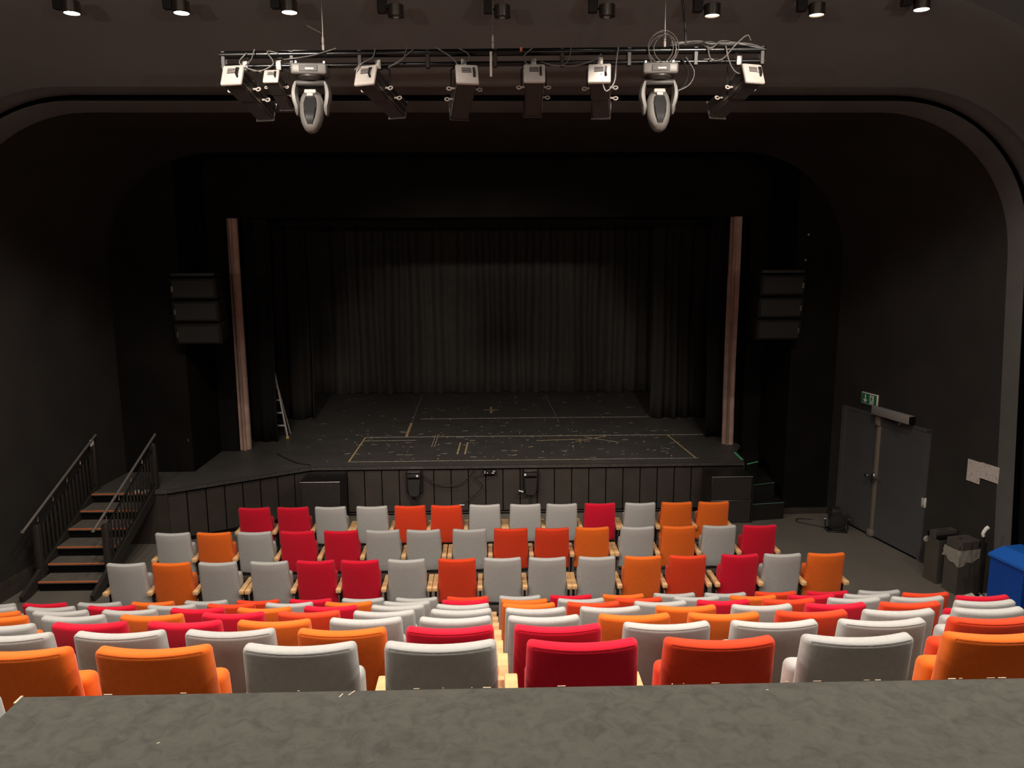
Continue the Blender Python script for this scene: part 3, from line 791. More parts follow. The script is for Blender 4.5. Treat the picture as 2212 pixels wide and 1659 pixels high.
# ---- main steps on the left, with rails
t = empty('stage_stairs', (-6.57, 12.6, 0), 0, 'black stairs with orange nosings and two handrails leading up to the stage on the left', 'stairs')
I = Matrix.Translation(-t.location)
NOS = [11.66, 11.97, 12.26, 12.64, 13.06, 13.48]
for k in range(6):
    z = (k + 1) / 6.0; y0 = NOS[k]; y1 = NOS[k+1] + .06 if k < 5 else 13.64
    tr = finish(boxb(-7.04, -6.07, y0, y1, z - .035, z, .004, 1, I), 'tread', M['stair'], t, smooth=None)
    b = NB(); box(b, -7.03, -6.08, y0 - .006, y0 + .018, z - .012, z + .003, I); finish(b, 'nosing', M['nose'], tr, smooth=None)
    b = NB(); box(b, -7.04, -6.07, y0 + .04, y0 + .06, z - .166, z - .035, I); finish(b, 'riser', M['gap'], t, smooth=None)
for s, x in ((-1, -7.08), (1, -6.03)):
    b = boxb(x - .03, x + .03, 0, 2.62, -.09, .09, .005, 1, I @ Matrix(((1, 0, 0, 0), (0, 1, 0, 11.30), (0, 0, 1, .02), (0, 0, 0, 1))) @ Matrix.Rotation(atan2(.93, 2.35), 4, 'X'))
    finish(b, 'stringer', M['stair_blk'], t, smooth=None)
    b = NB(); tube(b, [I @ V(x, 11.50, 1.04), I @ V(x, 13.90, 1.97)], .021, 10); lathe(b, [(0, 0), (.026, 0), (.026, .03), (0, .03)], 12, I @ Matrix.Translation((x, 11.49, 1.03))); finish(b, 'handrail', M['rail'], t)
    finish(boxb(x - .05, x + .05, 11.81, 11.91, 0, 1.02, .02, 2, I), 'newel_post', M['stair_blk'], t)
    finish(boxb(x - .045, x + .045, 13.72, 13.82, 1.0, 1.82, .01, 1, I), 'end_post', M['stair_blk'], t)
    b = NB(); tube(b, [I @ V(x, 11.9, .36), I @ V(x, 13.8, 1.14)], .013, 6); finish(b, 'bottom_rail', M['metal_blk'], t)
    b = NB(); tube(b, [I @ V(x, 11.9, .98), I @ V(x, 13.8, 1.77)], .015, 6); finish(b, 'top_rail', M['metal_blk'], t)
    for k in range(14):
        y = 12.04 + k * .122; zb = .36 + (y - 11.9) * .41; zt = .98 + (y - 11.9) * .41
        b = boxb(x - .011, x + .011, y - .02, y + .02, zb, zt, .004, 1, I); finish(b, 'baluster', M['stair_blk'], t)
    for k in range(5):
        y = 11.86 + k * .46; zr = 1.04 + (y - 11.5) * .3875
        b = NB(); tube(b, smoothpath([I @ V(x, y + .05, zr - .12), I @ V(x, y + .06, zr - .05), I @ V(x, y, zr - .015)], 4), .008, 6); finish(b, 'rail_bracket', M['chrome'], t)
for i, (dx, a) in enumerate(((-.07, .3), (.06, -.1))):
    b = boxb(-.055, .055, -.09, .09, 0, .012, 0); o = finish(b, 'paper_pad', M['white'], smooth=None, loc=(-6.22 + dx*1.1, 13.585, 1.0)); o.rotation_euler = (0, 0, a)
    tag(o, ('left' if i == 0 else 'right') + ' one of two small white papers on the top stair', 'paper', 'papers on the top stair')
o = finish(boxb(0, .03, -.05, .05, -.06, .06, .006, 1), 'wall_socket', M['white'], loc=(-7.10, 13.75, 1.86)); tag(o, 'small pale socket on the left wall by the top of the stairs', 'socket')

# ---- flood lamps and cables on the stage front
def flood(x, lab, dz=0.0, leads=2):
    t = empty('floor_flood_lamp', (x, 15.0, .55), 0, lab, 'lamp')
    finish(boxb(-.16, .16, .0, .06, -.08, .36, .006, 1), 'back_box', M['metal_blk'], t)
    finish(boxb(-.13, .13, -.12, .0, .26, .34, .01, 1), 'terminal_box', M['lampblk'], t)
    finish(boxb(-.13, .13, -.14, -.02, .365, .385, .004, 1), 'shelf_plate', M['steel'], t)
    b = NB(); prism(b, [(-.12, .22), (.12, .22), (.10, -.06), (.05, -.12), (-.05, -.12), (-.10, -.06)], 0, .11, Matrix(((1, 0, 0, 0), (0, 0, -1, -.002), (0, 1, 0, 0), (0, 0, 0, 1)))); finish(b, 'lamp_body', M['lampblk'], t, smooth=None)
    finish(boxb(.05 if leads == 2 else -.13, .09 if leads == 2 else -.09, -.128, -.118, .28, .32, .003, 1), 'white_label', M['white'], t)
    b = NB()
    for k in range(leads): tube(b, [(-.05 + .1*k + (.05 if leads == 1 else 0), -.03, -.1), (-.05 + .1*k + (.05 if leads == 1 else 0), -.03, -.53)], .013, 6)
    finish(b, 'power_lead', M['cable_b'], t)
flood(-1.54, 'black lamp unit hung on the stage front left of centre')
flood(.75, 'black lamp unit hung on the stage front right of centre', leads=1)
t = empty('cable_junction', (-.06, 15.0, .88), 0, 'small junction box with white plugs under the stage edge at centre', 'junction box')
finish(boxb(-.13, .13, -.03, .05, -.04, .04, .006, 1), 'box_body', M['metal_blk'], t)
for dx, w, h in ((-.09, .014, .05), (-.04, .018, .018), (.07, .05, .016), (.09, .05, .014)):
    b = boxb(dx - w/2, dx + w/2, -.045, -.028, -.02 if dx < .08 else .02, -.02 + h if dx < .08 else .02 + h, .002, 1); finish(b, 'white_plug', M['white'], t)
def cable(pts, r, m_, lab, nm='cable', k=6, cat='cable', grp=None):
    b = NB(); tube(b, smoothpath(pts, k), r, 6); return tag(finish(b, nm, m_, smooth=60), lab, cat, grp)
cable([(-1.38, 14.97, .86), (-1.15, 14.97, .68), (-.85, 14.97, .62), (-.55, 14.97, .70), (-.35, 14.97, .93)], .011, M['cable_b'], 'black cable looping along the stage front beside the left lamp unit')
cable([(-.15, 14.96, .86), (-.35, 14.96, .78), (-.2, 14.96, .6), (-.45, 14.97, .35), (-.75, 14.97, .15)], .009, M['cable_b'], 'thin black cable trailing down from the centre junction box')
cable([(.62, 14.97, .52), (.50, 14.95, .46), (.56, 14.94, .40), (.70, 14.97, .47)], .009, M['cable_b'], 'short looped cable end beside the right lamp unit')
b = boxb(-.05, .05, -.008, .008, -.012, .012, .003, 1); o = finish(b, 'cable_tag', M['white'], loc=(.56, 14.93, .50)); o.rotation_euler = (0, .3, 0); tag(o, 'small white tag beside the right lamp unit on the stage front', 'tag')
cable([(-4.5, 16.1, 1.012), (-4.2, 15.7, 1.012), (-3.9, 15.35, 1.012), (-3.6, 15.2, 1.012)], .012, M['cable_b'], 'black cable lying over the left stage corner')
# ================================================================== RIGHT HAND FLOOR ITEMS
# lamp on the floor by the door
t = empty('floor_spotlight', (6.40, 13.85, 0), radians(-12), 'black round fresnel spotlight standing on the floor left of the door', 'spotlight')
finish(boxb(-.18, .18, -.12, .14, 0, .03, .008, 1), 'base_plate', M['metal_blk'], t)
MT = Matrix.Translation((0, 0, .20)) @ Matrix.Rotation(radians(100), 4, 'X')
b = NB(); lathe(b, [(0, -.20), (.10, -.20), (.13, -.14), (.14, .0), (.155, .02), (.165, .06), (.165, .09), (.145, .09), (.145, .06), (0, .06)], 28, MT); finish(b, 'housing', M['lampblk'], t)
b = NB(); lathe(b, [(.0, .066), (.14, .066), (.14, .074), (.09, .085), (0, .09)], 28, MT); finish(b, 'lens', M['glass_d'], t)
b = NB(); tube(b, [(-.2, 0, .20), (-.2, 0, .03), (-.1, 0, .02), (.1, 0, .02), (.2, 0, .03), (.2, 0, .20)], .013, 6); finish(b, 'yoke', M['metal_blk'], t)
for s in (-1, 1):
    b = NB(); lathe(b, [(0, 0), (.028, 0), (.028, .05), (0, .05)], 12, Matrix.Translation((s*.19, 0, .22)) @ Matrix.Rotation(s*pi/2, 4, 'Y')); finish(b, 'tilt_knob', M['steel'] if s < 0 else M['lampblk'], t)
b = boxb(-.09, .09, .0, .24, .30, .40, .015, 2); finish(b, 'vent_cowl', M['lampblk'], t)
cable([(6.25, 14.0, .012), (6.0, 14.2, .012), (5.85, 14.35, .012), (5.95, 14.5, .012), (6.2, 14.45, .012)], .009, M['cable_b'], 'black cable lying on the floor left of the floor spotlight')

# waste bins
def bin_(P, lab, hole, bag):
    t = empty('waste_bin', P, atan2(RD.y, RD.x) - pi/2, lab, 'waste bin')
    w, d, h = .19, .14, .83
    b = NB(); box(b, -w, w, -d, d, 0, h - .12); finish(b, 'body', M['bin'], t, smooth=None)
    b = NB()   # lid: frame with an opening
    n = 24
    if hole == 'slot': op = [(-.11, -.035), (.11, -.035), (.11, .035), (-.11, .035)]
    else: op = [(.075*cos(2*pi*i/n) , .06*sin(2*pi*i/n)) for i in range(n)]
    out = []
    for (x, y) in op:
        s = max(abs(x)/(w+.006), abs(y)/(d+.006)); out.append((x/s, y/s))
    if hole != 'slot':
        out = []
        for i in range(n):
            a = 2*pi*i/n; x, y = cos(a), sin(a); s = max(abs(x)/(w+.006), abs(y)/(d+.006)); out.append((x/s, y/s))
    outc = out if hole == 'slot' else out
    loops = [[(x, y, h - .12) for x, y in outc], [(x, y, h) for x, y in outc], [(x, y, h) for x, y in op], [(x, y, h - .05) for x, y in op]]
    loft(b, loops, close=True)
    if hole == 'slot': pass
    finish(b, 'lid', M['bin'], t, smooth=None)
    b = NB(); box(b, -w+.01, w-.01, -d+.01, d-.01, h - .11, h - .06); finish(b, 'dark_opening', M['gap'], t, smooth=None)
    rr = random.Random(7)
    if bag:
        b = NB(); ring = []
        per = []
        for (ax, ay), (bx_, by_) in zip([(-w, -d), (w, -d), (w, d), (-w, d)], [(w, -d), (w, d), (-w, d), (-w, -d)]):
            for i in range(10): per.append((ax + (bx_-ax)*i/10, ay + (by_-ay)*i/10))
        drop = []
        N = len(per)
        for i, (x, y) in enumerate(per):
            # longest at the corner nearest the camera, short at the back
            dcorner = min(abs(((i - 0 + N/2) % N) - N/2), 20)
            drop.append(.25 - .011*dcorner + .02*sin(i*1.3))
        rows = []
        for j in range(6):
            u = j / 5; o_ = 1.035 + .16*u*(1-.35*u)
            rows.append([(x*o_ + .008*sin(i*1.7+j*2), y*o_ + .008*cos(i*2.1+j), h - .125 - drop[i]*u) for i, (x, y) in enumerate(per)])
        loft(b, rows, close=True); finish(b, 'bin_liner', M['bag'], t, smooth=70)
    else:
        for k, (x, y) in enumerate(((-w - .02, d*.8), (w*.6, -d - .012), (w*.85, -d - .012))):
            b = NB(); bmesh.ops.create_icosphere(b, subdivisions=2, radius=.045, matrix=Matrix.Translation((x, y, h - .17 - .02*k)) @ Matrix.Diagonal((1, .4, 1.1 + .2*k, 1)))
            for v in b.verts: v.co += V(rr.uniform(-.012, .012), rr.uniform(-.006, .006), rr.uniform(-.012, .012))
            finish(b, 'liner_corner', M['bag'], t, smooth=None)
bin_(V(7.08, 11.62, 0), 'dark grey waste bin with slot lid nearest the door', 'slot', False)
bin_(V(7.16, 11.22, 0), 'dark grey waste bin with clear plastic liner hanging over its rim', 'round', True)

# folded stand
t = empty('microphone_stand', (7.17, 10.78, 0), 0, 'black upright stand with pale tip and splayed base between bin and blue crates', 'stand')
b = NB(); tube(b, [(0, 0, .1), (0, 0, 1.04)], .022, 8); tube(b, [(.07, .03, .08), (.07, .03, .92)], .018, 8); finish(b, 'pole', M['metal_blk'], t)
b = NB(); tube(b, smoothpath([(0, 0, 1.03), (-.01, 0, 1.08), (.03, 0, 1.15), (.06, 0, 1.17)], 4), .022, 8, r2=.03); finish(b, 'pale_grip', M['white'], t)
b = NB(); lathe(b, [(0, 0), (.05, 0), (.05, .05), (.03, .1), (0, .1)], 14); finish(b, 'hub', M['metal_blk'], t)
for a in (3.6, 5.2, 1.2):
    b = NB(); tube(b, smoothpath([(0, 0, .16), (.12*cos(a), .12*sin(a), .12), (.26*cos(a), .26*sin(a), .02)], 4), .015, 6); finish(b, 'foot', M['metal_blk'], t)
b = NB(); prev = None
for i in range(9):
    a = 3.0 + 3.3*i/8
    r0, r1 = .10 + .02*sin(i*3), .27 + .03*cos(i*2.3)
    cur = [b.verts.new((r0*cos(a), r0*sin(a), .15 + .02*sin(i*2))), b.verts.new((r1*cos(a), r1*sin(a), .035 + .02*cos(i*1.9)))]
    if prev: b.faces.new((prev[0], prev[1], cur[1], cur[0]))
    prev = cur
o = finish(b, 'cloth_wrap', M['paper'], t, smooth=None); o.modifiers.new('s', 'SOLIDIFY').thickness = .01

# blue crate tower
t = empty('storage_crate', (7.37, 10.18, 0), radians(12), 'tall blue plastic ribbed crate tower with sloping lid at the right edge', 'storage crate')
b = NB(); box(b, -.27, .27, -.27, .27, 0, .90)
for k in range(30):
    z = .02 + k*.0293; boxb(-.278, .278, -.278, .278, z, z + .017, .003, 1, bm=b)
finish(b, 'ribbed_body', M['blue'], t, smooth=None)
b = NB(); loops = []
for z, w, d in ((.895, .30, .30), (.93, .30, .30), (.95, .285, .285), (1.05, .16, .21), (1.06, .14, .19)):
    loops.append([(-w, -d, z), (w, -d, z), (w, d, z), (-w, d, z)])
r_ = loft(b, loops, close=True); b.faces.new(r_[0]); b.faces.new(r_[-1]); finish(b, 'lid', mat('blue_lid_plastic', (.012, .105, .46), .4), t, smooth=None)

# ================================================================== LIGHTING TRUSS
TL, TR = V(-2.56, 8.0, 7.04), V(2.68, 8.0, 7.10)
t = empty('lighting_truss', (0, 8.0, 7.07), 0, 'long black twin tube lighting bar hung across the hall above the seats', 'lighting bar')
I = Matrix.Translation(-t.location)
DZ = V(0, 0, -.105)
b = NB(); tube(b, [I @ TL, I @ TR], .035, 16); finish(b, 'upper_tube', M['truss'], t)
b = NB(); tube(b, [I @ (TL + DZ), I @ (TR + DZ)], .024, 16); finish(b, 'lower_tube', M['truss'], t)
for k in range(9):
    p = TL.lerp(TR, .006 + .988*k/8); b = boxb(-.02, .02, -.03, .03, -.14, .03, .005, 1, I @ Matrix.Translation(p)); finish(b, 'tube_clamp', M['lampblk'], t)
for i, (x, lab) in enumerate(((-1.58, 'left'), (.04, 'middle'), (1.70, 'right'))):
    zt = 7.07 + .0115*x
    t = empty('hanging_wire', (x, 8.0, zt + .03), 0, 'thin steel wire holding up the lighting bar, %s of three' % lab, 'wire')
    b = NB(); tube(b, [(0, 0, .12), (0, .06, 1.22)], .005, 5); finish(b, 'wire', M['steel'], t)
    b = NB(); lathe(b, [(0, 0), (.010, .0), (.013, .02), (.013, .05), (.006, .06), (.012, .07), (.012, .11), (.005, .13), (0, .13)], 10); finish(b, 'turnbuckle', M['pale'], t)
b = boxb(-.012, .012, -.04, -.028, -.2, .03, .003, 1); o = finish(b, 'hanging_tag', M['white'], loc=(.02, 8.0, 7.04)); tag(o, 'white strip hanging from the lighting bar below the middle wire', 'tag')
b = boxb(-.012, .012, -.04, -.028, -.02, .02, .003, 1); o = finish(b, 'tube_marker', M['nose'], loc=(.31, 8.0, 7.09)); tag(o, 'small orange tape mark on the lighting bar', 'tape')


def profile_spot(px, z, pan, size, lab, tilt=22, plate='pale'):
    s = size
    k = 7.74 / 8.0
    t = empty('profile_spotlight', (px*k, 7.74, 5.2 + (z-5.2)*k), 0, lab, 'stage light', 'spotlights on the lighting bar')
    R = Matrix.Rotation(-pan, 4, 'Z') @ Matrix.Rotation(-radians(tilt), 4, 'X')
    S = R @ Matrix.Scale(s, 4)
    finish(boxb(-.092, .092, .03, .30, -.088, .088, .008, 1, S), 'lamp_house', M['lampblk'], t)
    finish(boxb(-.085, .085, .30, .64, -.082, .082, .006, 1, S), 'lens_tube', M['lampblk'], t)
    b = NB(); n = 4
    boxb(-.1, .1, .64, .655, -.095, .095, .003, 1, S, b); finish(b, 'colour_frame', M['lampblk'], t)
    b = NB(); lathe(b, [(0, 0), (.07, 0), (.07, .012), (0, .02)], 20, S @ Matrix.Translation((0, .655, 0)) @ Matrix.Rotation(-pi/2, 4, 'X')); finish(b, 'lens', M['glass_d'], t)
    pl = finish(boxb(-.108, .108, -.008, .03, -.10, .10, .016, 3, S), 'rear_plate', M['pale'], t); pl['label'] = 'pale rear plate'
    b = NB()
    for q in range(5): box(b, -.05, .04, -.0095, -.0075, .055 - q*.011, .061 - q*.011, S)
    finish(b, 'vent_slots', M['gap'], pl, smooth=None)
    b = NB(); tube(b, [S @ V(.062, -.008, .06), S @ V(.060, -.035, .045), S @ V(.060, -.035, -.01), S @ V(.064, -.008, -.03)], .010*s, 6); finish(b, 'plate_handle', M['metal_blk'], pl)
    sd = 1 if pan >= 0 else -1
    b = NB()
    for z_ in (.06, .0, -.06): box(b, sd*.092, sd*.098, .04, .64, z_ - .008, z_ + .008, S)
    finish(b, 'side_rail', M['steel'], t, smooth=None)
    # tilt knobs: loops on short arms
    for q, y_ in ((-1, .22), (1, .22), (sd, .40)):
        b = NB(); tube(b, [S @ V(q*.09, y_, -.01), S @ V(q*.125, y_, -.012)], .010*s, 6)
        ring = [S @ (V(q*.148, y_, -.015) + V(.022*cos(a*pi/6), 0, .016*sin(a*pi/6))) for a in range(13)]
        tube(b, ring, .007*s, 6); finish(b, 'locking_knob', M['pale'], t)
    # yoke from the body's middle up to the bar
    piv = S @ V(0, .25, 0); top = V(piv.x, 8.0 - 7.74, 6.985 + .0115*px - t.location.z)
    b = NB(); hw = .125*s
    A = Matrix.Rotation(-pan, 4, 'Z')
    ax = A @ V(hw, 0, 0)
    zc = top.z - .055; c0 = V(top.x, top.y, zc)
    for q in (-1, 1):
        tube(b, [piv + ax*q, c0.lerp(piv, .12) + ax*q*.98, c0 + ax*q*.7], .009, 6)
    tube(b, [c0 - ax*.72, c0 + ax*.72], .009, 6); finish(b, 'yoke', M['metal_blk'], t)
    finish(boxb(-.028, .028, -.035, .035, -.06, .03, .008, 2, Matrix.Translation(V(top.x, top.y, top.z - .005))), 'clamp', M['steel'], t)
profile_spot(-2.46, 6.86, .24, 1.0, 'large black profile spotlight leftmost on the lighting bar')
profile_spot(-2.09, 6.85, .10, .68, 'small black spotlight between the leftmost spotlight and a moving head', tilt=26)
profile_spot(-1.19, 6.86, .40, 1.0, 'black profile spotlight turned sharply right, just right of the left moving head', tilt=20)
profile_spot(-.21, 6.87, -.17, 1.0, 'black profile spotlight just left of the middle wire')
profile_spot(.44, 6.88, .02, .95, 'black profile spotlight pointing straight ahead right of the middle wire')
profile_spot(1.07, 6.88, .17, 1.0, 'black profile spotlight with glaring white rear plate left of the right moving head')
profile_spot(2.58, 6.88, -.32, 1.0, 'black profile spotlight rightmost on the lighting bar')


def moving_head(x, z, lab, yaw):
    t = empty('moving_head_light', (x*.985, 7.88, 5.2 + (z-5.2)*.985), yaw, lab, 'moving light', 'moving heads on the lighting bar')
    bs = finish(boxb(-.165, .165, -.13, .13, -.055, .045, .02, 3), 'base', M['shell'], t)
    finish(boxb(-.085, .085, -.137, -.128, -.032, .022, .003, 1), 'display_panel', M['lampblk'], bs)
    finish(boxb(-.03, .05, -.141, -.136, -.018, .0, .002, 1), 'display_window', M['pale'], bs)
    for q in (-1, 1): finish(boxb(q*.13 - .012, q*.13 + .012, -.03, .03, .045, .085, .004, 1), 'hook_clamp', M['chrome'], bs)
    b = NB(); lathe(b, [(0, -.10), (.10, -.10), (.13, -.07), (.13, -.056), (0, -.056)], 24); finish(b, 'pan_bearing', M['lampblk'], t)
    # yoke with two arms
    b = NB()
    boxb(-.15, .15, -.07, .07, -.15, -.095, .02, 2, bm=b)
    yk = finish(b, 'yoke', M['lampblk'], t)
    for q in (-1, 1):
        b = NB(); loops = []
        for u in range(9):
            zz = -.11 - .30*u/8; wd = .045*(1 + .35*sin(pi*u/8)) * (1 if u < 8 else .6) * (1 if u else .8); dp = .075*(1 + .25*sin(pi*u/8)) * (1 if u < 8 else .6)
            xo = q*(.135 + .022*sin(pi*min(1, u/6)))
            loops.append([(xo + wd/2*sgn(cos(a*pi/4 + pi/8)), dp*sgn(sin(a*pi/4 + pi/8)), zz) for a in range(8)])
        r_ = loft(b, loops, close=True); b.faces.new(r_[0]); b.faces.new(r_[-1][::-1]); finish(b, 'yoke_arm', M['shell'], t, smooth=35)
    Hm = Matrix.Translation((0, 0, -.30)) @ Matrix.Rotation(radians(-24), 4, 'X')
    b = NB(); loops = []
    prof = [(.10, .045, .05), (.085, .085, .085), (.03, .105, .105), (-.05, .112, .112), (-.14, .108, .108), (-.21, .092, .095), (-.265, .066, .07), (-.295, .035, .04)]
    for zz, rx, ry in prof: loops.append([(rx*sgn(cos(a*pi/8), .8), ry*sgn(sin(a*pi/8), .8), zz) for a in range(16)])
    r_ = loft(b, loops, close=True); b.faces.new(r_[0]); b.faces.new(r_[-1][::-1]); bmesh.ops.transform(b, matrix=Hm, verts=b.verts)
    hd = finish(b, 'head', M['shell'], t, smooth=50)
    b = NB(); loops = []
    for zz, w, y in ((.015, .03, -.110), (.0, .052, -.118), (-.06, .062, -.125), (-.14, .058, -.121), (-.21, .045, -.106), (-.262, .026, -.078)):
        loops.append([(-w, y + .02, zz), (-w*.8, y, zz), (w*.8, y, zz), (w, y + .02, zz)])
    loft(b, loops); bmesh.ops.transform(b, matrix=Hm, verts=b.verts); o = finish(b, 'dark_cover', M['glass_d'], hd, smooth=40)
    b = NB(); boxb(-.055, .055, -.128, -.09, .035, .075, .012, 2, Hm, b); boxb(-.03, .03, -.134, -.11, .0, .03, .008, 2, Hm, b); finish(b, 'head_fin', M['pale'], hd)
def sgn(v, p=.75): return (abs(v)**p) * (1 if v >= 0 else -1)
moving_head(-1.71, 6.90, 'grey egg shaped moving head light at left on the lighting bar', .05)
moving_head(1.65, 6.91, 'grey egg shaped moving head light at right on the lighting bar', -.06)

# cables along the bar
def tc(pts, r, m_, lab): return cable([(x, y, z) for x, y, z in pts], r, m_, lab, k=8, grp='cables on the lighting bar')
tc([(-2.30, 7.96, 7.05), (-2.36, 7.93, 6.95), (-2.2, 7.93, 6.88), (-2.05, 7.95, 6.95), (-2.1, 7.95, 7.06), (-2.0, 7.96, 7.05)], .007, M['cable'], 'grey cable loop above the leftmost spotlight')
tc([(-2.22, 7.95, 7.08), (-2.24, 7.9, 6.98), (-2.28, 7.85, 6.9), (-2.12, 7.78, 6.84)], .006, M['cable'], 'thin grey cable running to the small spotlight')
tc([(-1.95, 7.95, 6.99), (-1.7, 7.94, 7.02), (-1.45, 7.95, 7.09)], .006, M['cable'], 'thin cable rising along the bar above the left moving head')
tc([(-1.08, 7.95, 7.09), (-1.1, 7.9, 7.0), (-1.18, 7.78, 6.92), (-1.25, 7.74, 6.85)], .007, M['cable'], 'grey cable dropping to the sharply turned spotlight')
tc([(-.78, 7.95, 7.1), (-.82, 7.9, 6.98), (-.95, 7.85, 6.90), (-.85, 7.9, 6.97), (-.72, 7.95, 7.08)], .006, M['cable'], 'grey cable loop hanging right of the sharply turned spotlight')
tc([(-.50, 7.95, 7.10), (-.35, 7.92, 7.0), (-.27, 7.85, 6.88), (-.2, 7.76, 6.75), (-.18, 7.76, 6.86)], .007, M['cable'], 'dark cable hanging to the spotlight left of the middle wire')
tc([(-.30, 7.95, 7.1), (-.2, 7.92, 7.04), (-.19, 7.9, 6.98), (-.25, 7.85, 6.93)], .007, M['cable'], 'short pale cable at the yoke left of the middle wire')
tc([(.42, 7.95, 7.1), (.33, 7.88, 7.0), (.38, 7.8, 6.9), (.5, 7.75, 6.80)], .007, M['cable'], 'grey cable curving to the straight spotlight')
tc([(.79, 7.95, 7.11), (.76, 7.93, 6.98), (.66, 7.93, 6.93), (.5, 7.94, 6.97)], .006, M['cable'], 'thin grey cable sagging under the bar right of the straight spotlight')
tc([(.55, 7.94, 6.95), (.8, 7.92, 6.93), (1.0, 7.92, 6.98), (1.08, 7.92, 7.04)], .006, M['cable'], 'grey cable sagging to the glaring spotlight')
tc([(1.24, 7.93, 7.1), (1.21, 7.85, 6.95), (1.18, 7.75, 6.75), (1.10, 7.72, 6.66), (1.06, 7.72, 6.75), (1.05, 7.73, 6.82)], .008, M['cable'], 'pale cable looping below the glaring spotlight')
for k in range(4):
    a0 = k * .5; rr = .118 + .014*k
    tc([(1.665 + .022*cos(k*2.4) + rr*cos(a0 + a*pi/5)*.92, 7.92 + .012*k, 7.09 + .02*sin(k*2.4) + (rr + .012*sin(a + k))*sin(a0 + a*pi/5)) for a in range(11)], .0045, M['cable'], 'coiled grey cable ring %s of the coil above the right moving head' % ['first and smallest', 'second', 'third', 'outermost'][k])
for k in range(4):
    tc([(1.75, 7.97 + .01*k, 7.12 + .012*k), (2.0, 7.97 + .01*k, 7.15 + .02*(k % 2)), (2.13, 7.95, 7.16 - .02*k), (2.25, 7.97, 7.14 + .01*k), (2.5, 7.97, 7.13 + .015*(k % 3)), (2.66, 7.97, 7.10)], .008, M['cable'] if k % 2 else M['cable_b'], 'cable strapped along the right end of the bar, %s of four' % ['frontmost', 'second', 'third', 'rearmost'][k])
tc([(2.1, 7.95, 7.12), (2.14, 7.93, 6.99), (2.25, 7.93, 7.0), (2.36, 7.92, 7.12), (2.47, 7.92, 7.21), (2.52, 7.95, 7.17)], .007, M['cable'], 'pale cable arching over the right end of the bar')
tc([(2.28, 7.95, 7.12), (2.30, 7.9, 6.98), (2.34, 7.82, 6.86), (2.42, 7.78, 6.83), (2.56, 7.75, 6.84)], .007, M['cable'], 'pale cable curving to the rightmost spotlight')
tc([(1.86, 7.95, 7.0), (1.92, 7.94, 6.88), (1.88, 7.92, 6.75), (1.78, 7.9, 6.68)], .009, M['cable_b'], 'black cable dropping behind the right moving head')
tc([(1.90, 7.96, 7.02), (1.98, 7.94, 6.88), (1.93, 7.92, 6.76), (1.80, 7.9, 6.69)], .006, M['cable'], 'grey cable dropping behind the right moving head')
tc([(1.78, 8.0, 8.2), (1.82, 8.0, 7.8), (1.88, 8.0, 7.4), (1.9, 7.98, 7.15)], .012, M['cable_b'], 'black cable rising to the ceiling beside the right wire')
tc([(-1.59, 8.0, 7.24), (-1.66, 7.98, 7.27), (-1.72, 7.97, 7.30)], .004, M['cable'], 'short loose wire end beside the left hanging wire')

# ================================================================== DOWNLIGHTS
def can(x, y, z, state, lab, grp, tiltx=0.0, shown=True, watts=0, ceil=None, cone=132, blend=.35):
    t = empty('downlight', (x, y, z), 0, lab, 'downlight', grp)
    T_ = Matrix.Rotation(tiltx, 4, 'X')
    b = NB(); lathe(b, [(.078, .0), (.088, .0), (.088, .115), (.08, .12), (0, .12), (0, .11), (.078, .11), (.078, 0)], 28, T_, cap=False)
    finish(b, 'can', M['can'], t)
    b = NB(); lathe(b, [(0, .012), (.077, .012), (.077, .02), (0, .02)], 24, T_)
    finish(b, 'lens', {'on': M['lampglow'], 'dim': M['lampdim'], 'off': M['lampoff']}[state], t)
    h = (ceil - z) if ceil else .3
    b = NB(); boxb(-.20, -.10, .0, .09, .05, max(.12, h), .006, 1, bm=b); tube(b, [(-.1, .05, .09), (0, .02, .11)], .012, 6); finish(b, 'mounting_box', M['metal_blk'], t)
    if watts:
        L = bpy.data.lights.new('downlight_lamp', 'SPOT'); L.energy = watts; L.color = WARM; L.spot_size = radians(cone); L.spot_blend = blend; L.shadow_soft_size = .07
        o = bpy.data.objects.new('downlight_lamp', L); COL.objects.link(o); o.parent = t; o.location = (0, 0, -.02)
    return t
cx = [(-4.41, 7.685), (-3.26, 7.69), (-2.12, 7.70), (-.99, 7.70), (.15, 7.70), (1.28, 7.71), (2.42, 7.72), (3.56, 7.73), (4.71, 7.75)]
st = ['on', 'on', 'on', 'off', 'off', 'off', 'dim', 'dim', 'on']
labs = ['bright', 'bright', 'bright', 'unlit', 'unlit', 'unlit', 'faint', 'faint', 'bright']
pos = ['leftmost of the row near the top of the picture', 'second from the left', 'third from the left, before the first wire', 'fourth from the left', 'middle of the nine', 'fourth from the right', 'third from the right', 'second from the right', 'rightmost of the row']
for (x, z), s_, l_, p_ in zip(cx, st, labs, pos):
    can(x, 9.0, z - (.04 if s_ != 'on' else .0), s_, '%s ceiling downlight, %s' % (l_, p_), 'ceiling downlights in the visible row', watts=FRONT_W if s_ == 'on' else (FRONT_W*.35 if s_ == 'dim' else 0), ceil=8.03)
for i, x in enumerate((-6.0, -3.6, -1.2, 1.2, 3.6, 6.0)):
    can(x, HOUSE_Y, 7.9, 'on', 'house ceiling downlight over the raked seats, %s from the left' % ORD[i], 'house downlights over the raked seats', watts=HOUSE_W, ceil=8.58, cone=150, blend=.6)

for i, (x, w_) in enumerate(((-2.6, .22), (-.9, .3), (1.12, .95), (3.0, .16))):
    can(x, 6.9 if i == 2 else 6.35, 8.1, 'on', 'house ceiling downlight above the lighting bar, %s from the left' % ORD[i], 'house downlights above the lighting bar', watts=HOUSE_W*w_, ceil=8.58, cone=76 if i == 2 else 120, blend=.5)
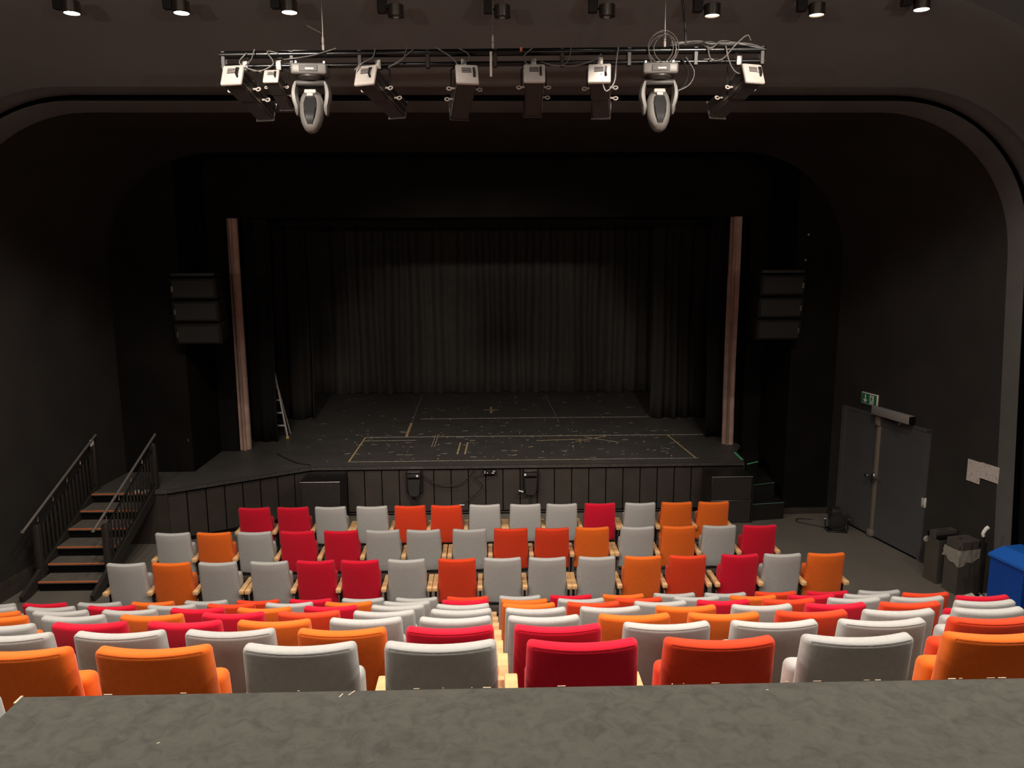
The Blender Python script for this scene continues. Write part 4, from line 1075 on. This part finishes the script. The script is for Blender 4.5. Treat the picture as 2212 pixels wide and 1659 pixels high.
# added unseen lamps: uplights brightening the bulkhead, floods brightening stage and back curtain
for i, x in enumerate((-6.0, -2.2, 2.2, 6.0)):
    t = empty('added_uplight', (x, -3.95, 5.6), 0, 'added unseen uplight washing the ceiling, %s from the left' % ORD[i], 'added lamp', 'added uplights behind the camera')
    b = NB(); loft(b, [[(-.28, -.14, -.1), (.28, -.14, -.1), (.28, -.06, -.12), (-.28, -.06, -.12)], [(-.3, -.14, .06), (.3, -.14, .06), (.3, .12, .06), (-.3, .12, .06)], [(-.27, -.12, .06), (.27, -.12, .06), (.27, .10, .06), (-.27, .10, .06)], [(-.26, -.12, -.06), (.26, -.12, -.06), (.26, .02, -.06), (-.26, .02, -.06)]], close=True); finish(b, 'trough', M['pale'], t, smooth=None)
    L = bpy.data.lights.new('added_uplight_lamp', 'AREA'); L.shape = 'RECTANGLE'; L.size = .5; L.size_y = .16; L.energy = UP_W * (1.35 if abs(x) > 4 else .45); L.color = (1.0, .86, .74)
    o = bpy.data.objects.new('added_uplight_lamp', L); COL.objects.link(o); o.parent = t; o.location = (0, 0, .075); o.rotation_euler = (radians(180 - 28), 0, 0)
for i, x in enumerate((-3.0, 3.0)):
    t = empty('added_floodlight', (x, 3.3, 7.95), 0, ('left' if i == 0 else 'right') + ' of two added unseen floodlights aimed at the stage', 'floodlight', 'floodlights aimed at the stage')
    D = (V(0 + x*.1, 19.0, 1.3) - V(x, 3.3, 7.95)).normalized(); RQ = D.to_track_quat('-Z', 'Y').to_matrix().to_4x4()
    b = NB(); lathe(b, [(.24, 0), (.25, 0), (.25, .22), (.12, .34), (0, .34), (0, .32), (.11, .32), (.24, .2), (.24, 0)], 24, RQ @ Matrix.Translation((0, 0, -.06)), cap=False); finish(b, 'housing', M['lampblk'], t)
    b = NB(); tube(b, [(-.27, 0, 0), (-.27, 0, .3), (.27, 0, .3), (.27, 0, 0)], .01, 6); tube(b, [(0, 0, .3), (0, 0, .62)], .014, 6); finish(b, 'yoke', M['metal_blk'], t)
    L = bpy.data.lights.new('added_floodlight_lamp', 'SPOT'); L.energy = WASH_W; L.color = (1.0, .88, .76); L.spot_size = radians(35); L.spot_blend = .45; L.shadow_soft_size = .22
    o = bpy.data.objects.new('added_floodlight_lamp', L); COL.objects.link(o); o.parent = t; o.rotation_euler = D.to_track_quat('-Z', 'Y').to_euler(); o.location = D * .08
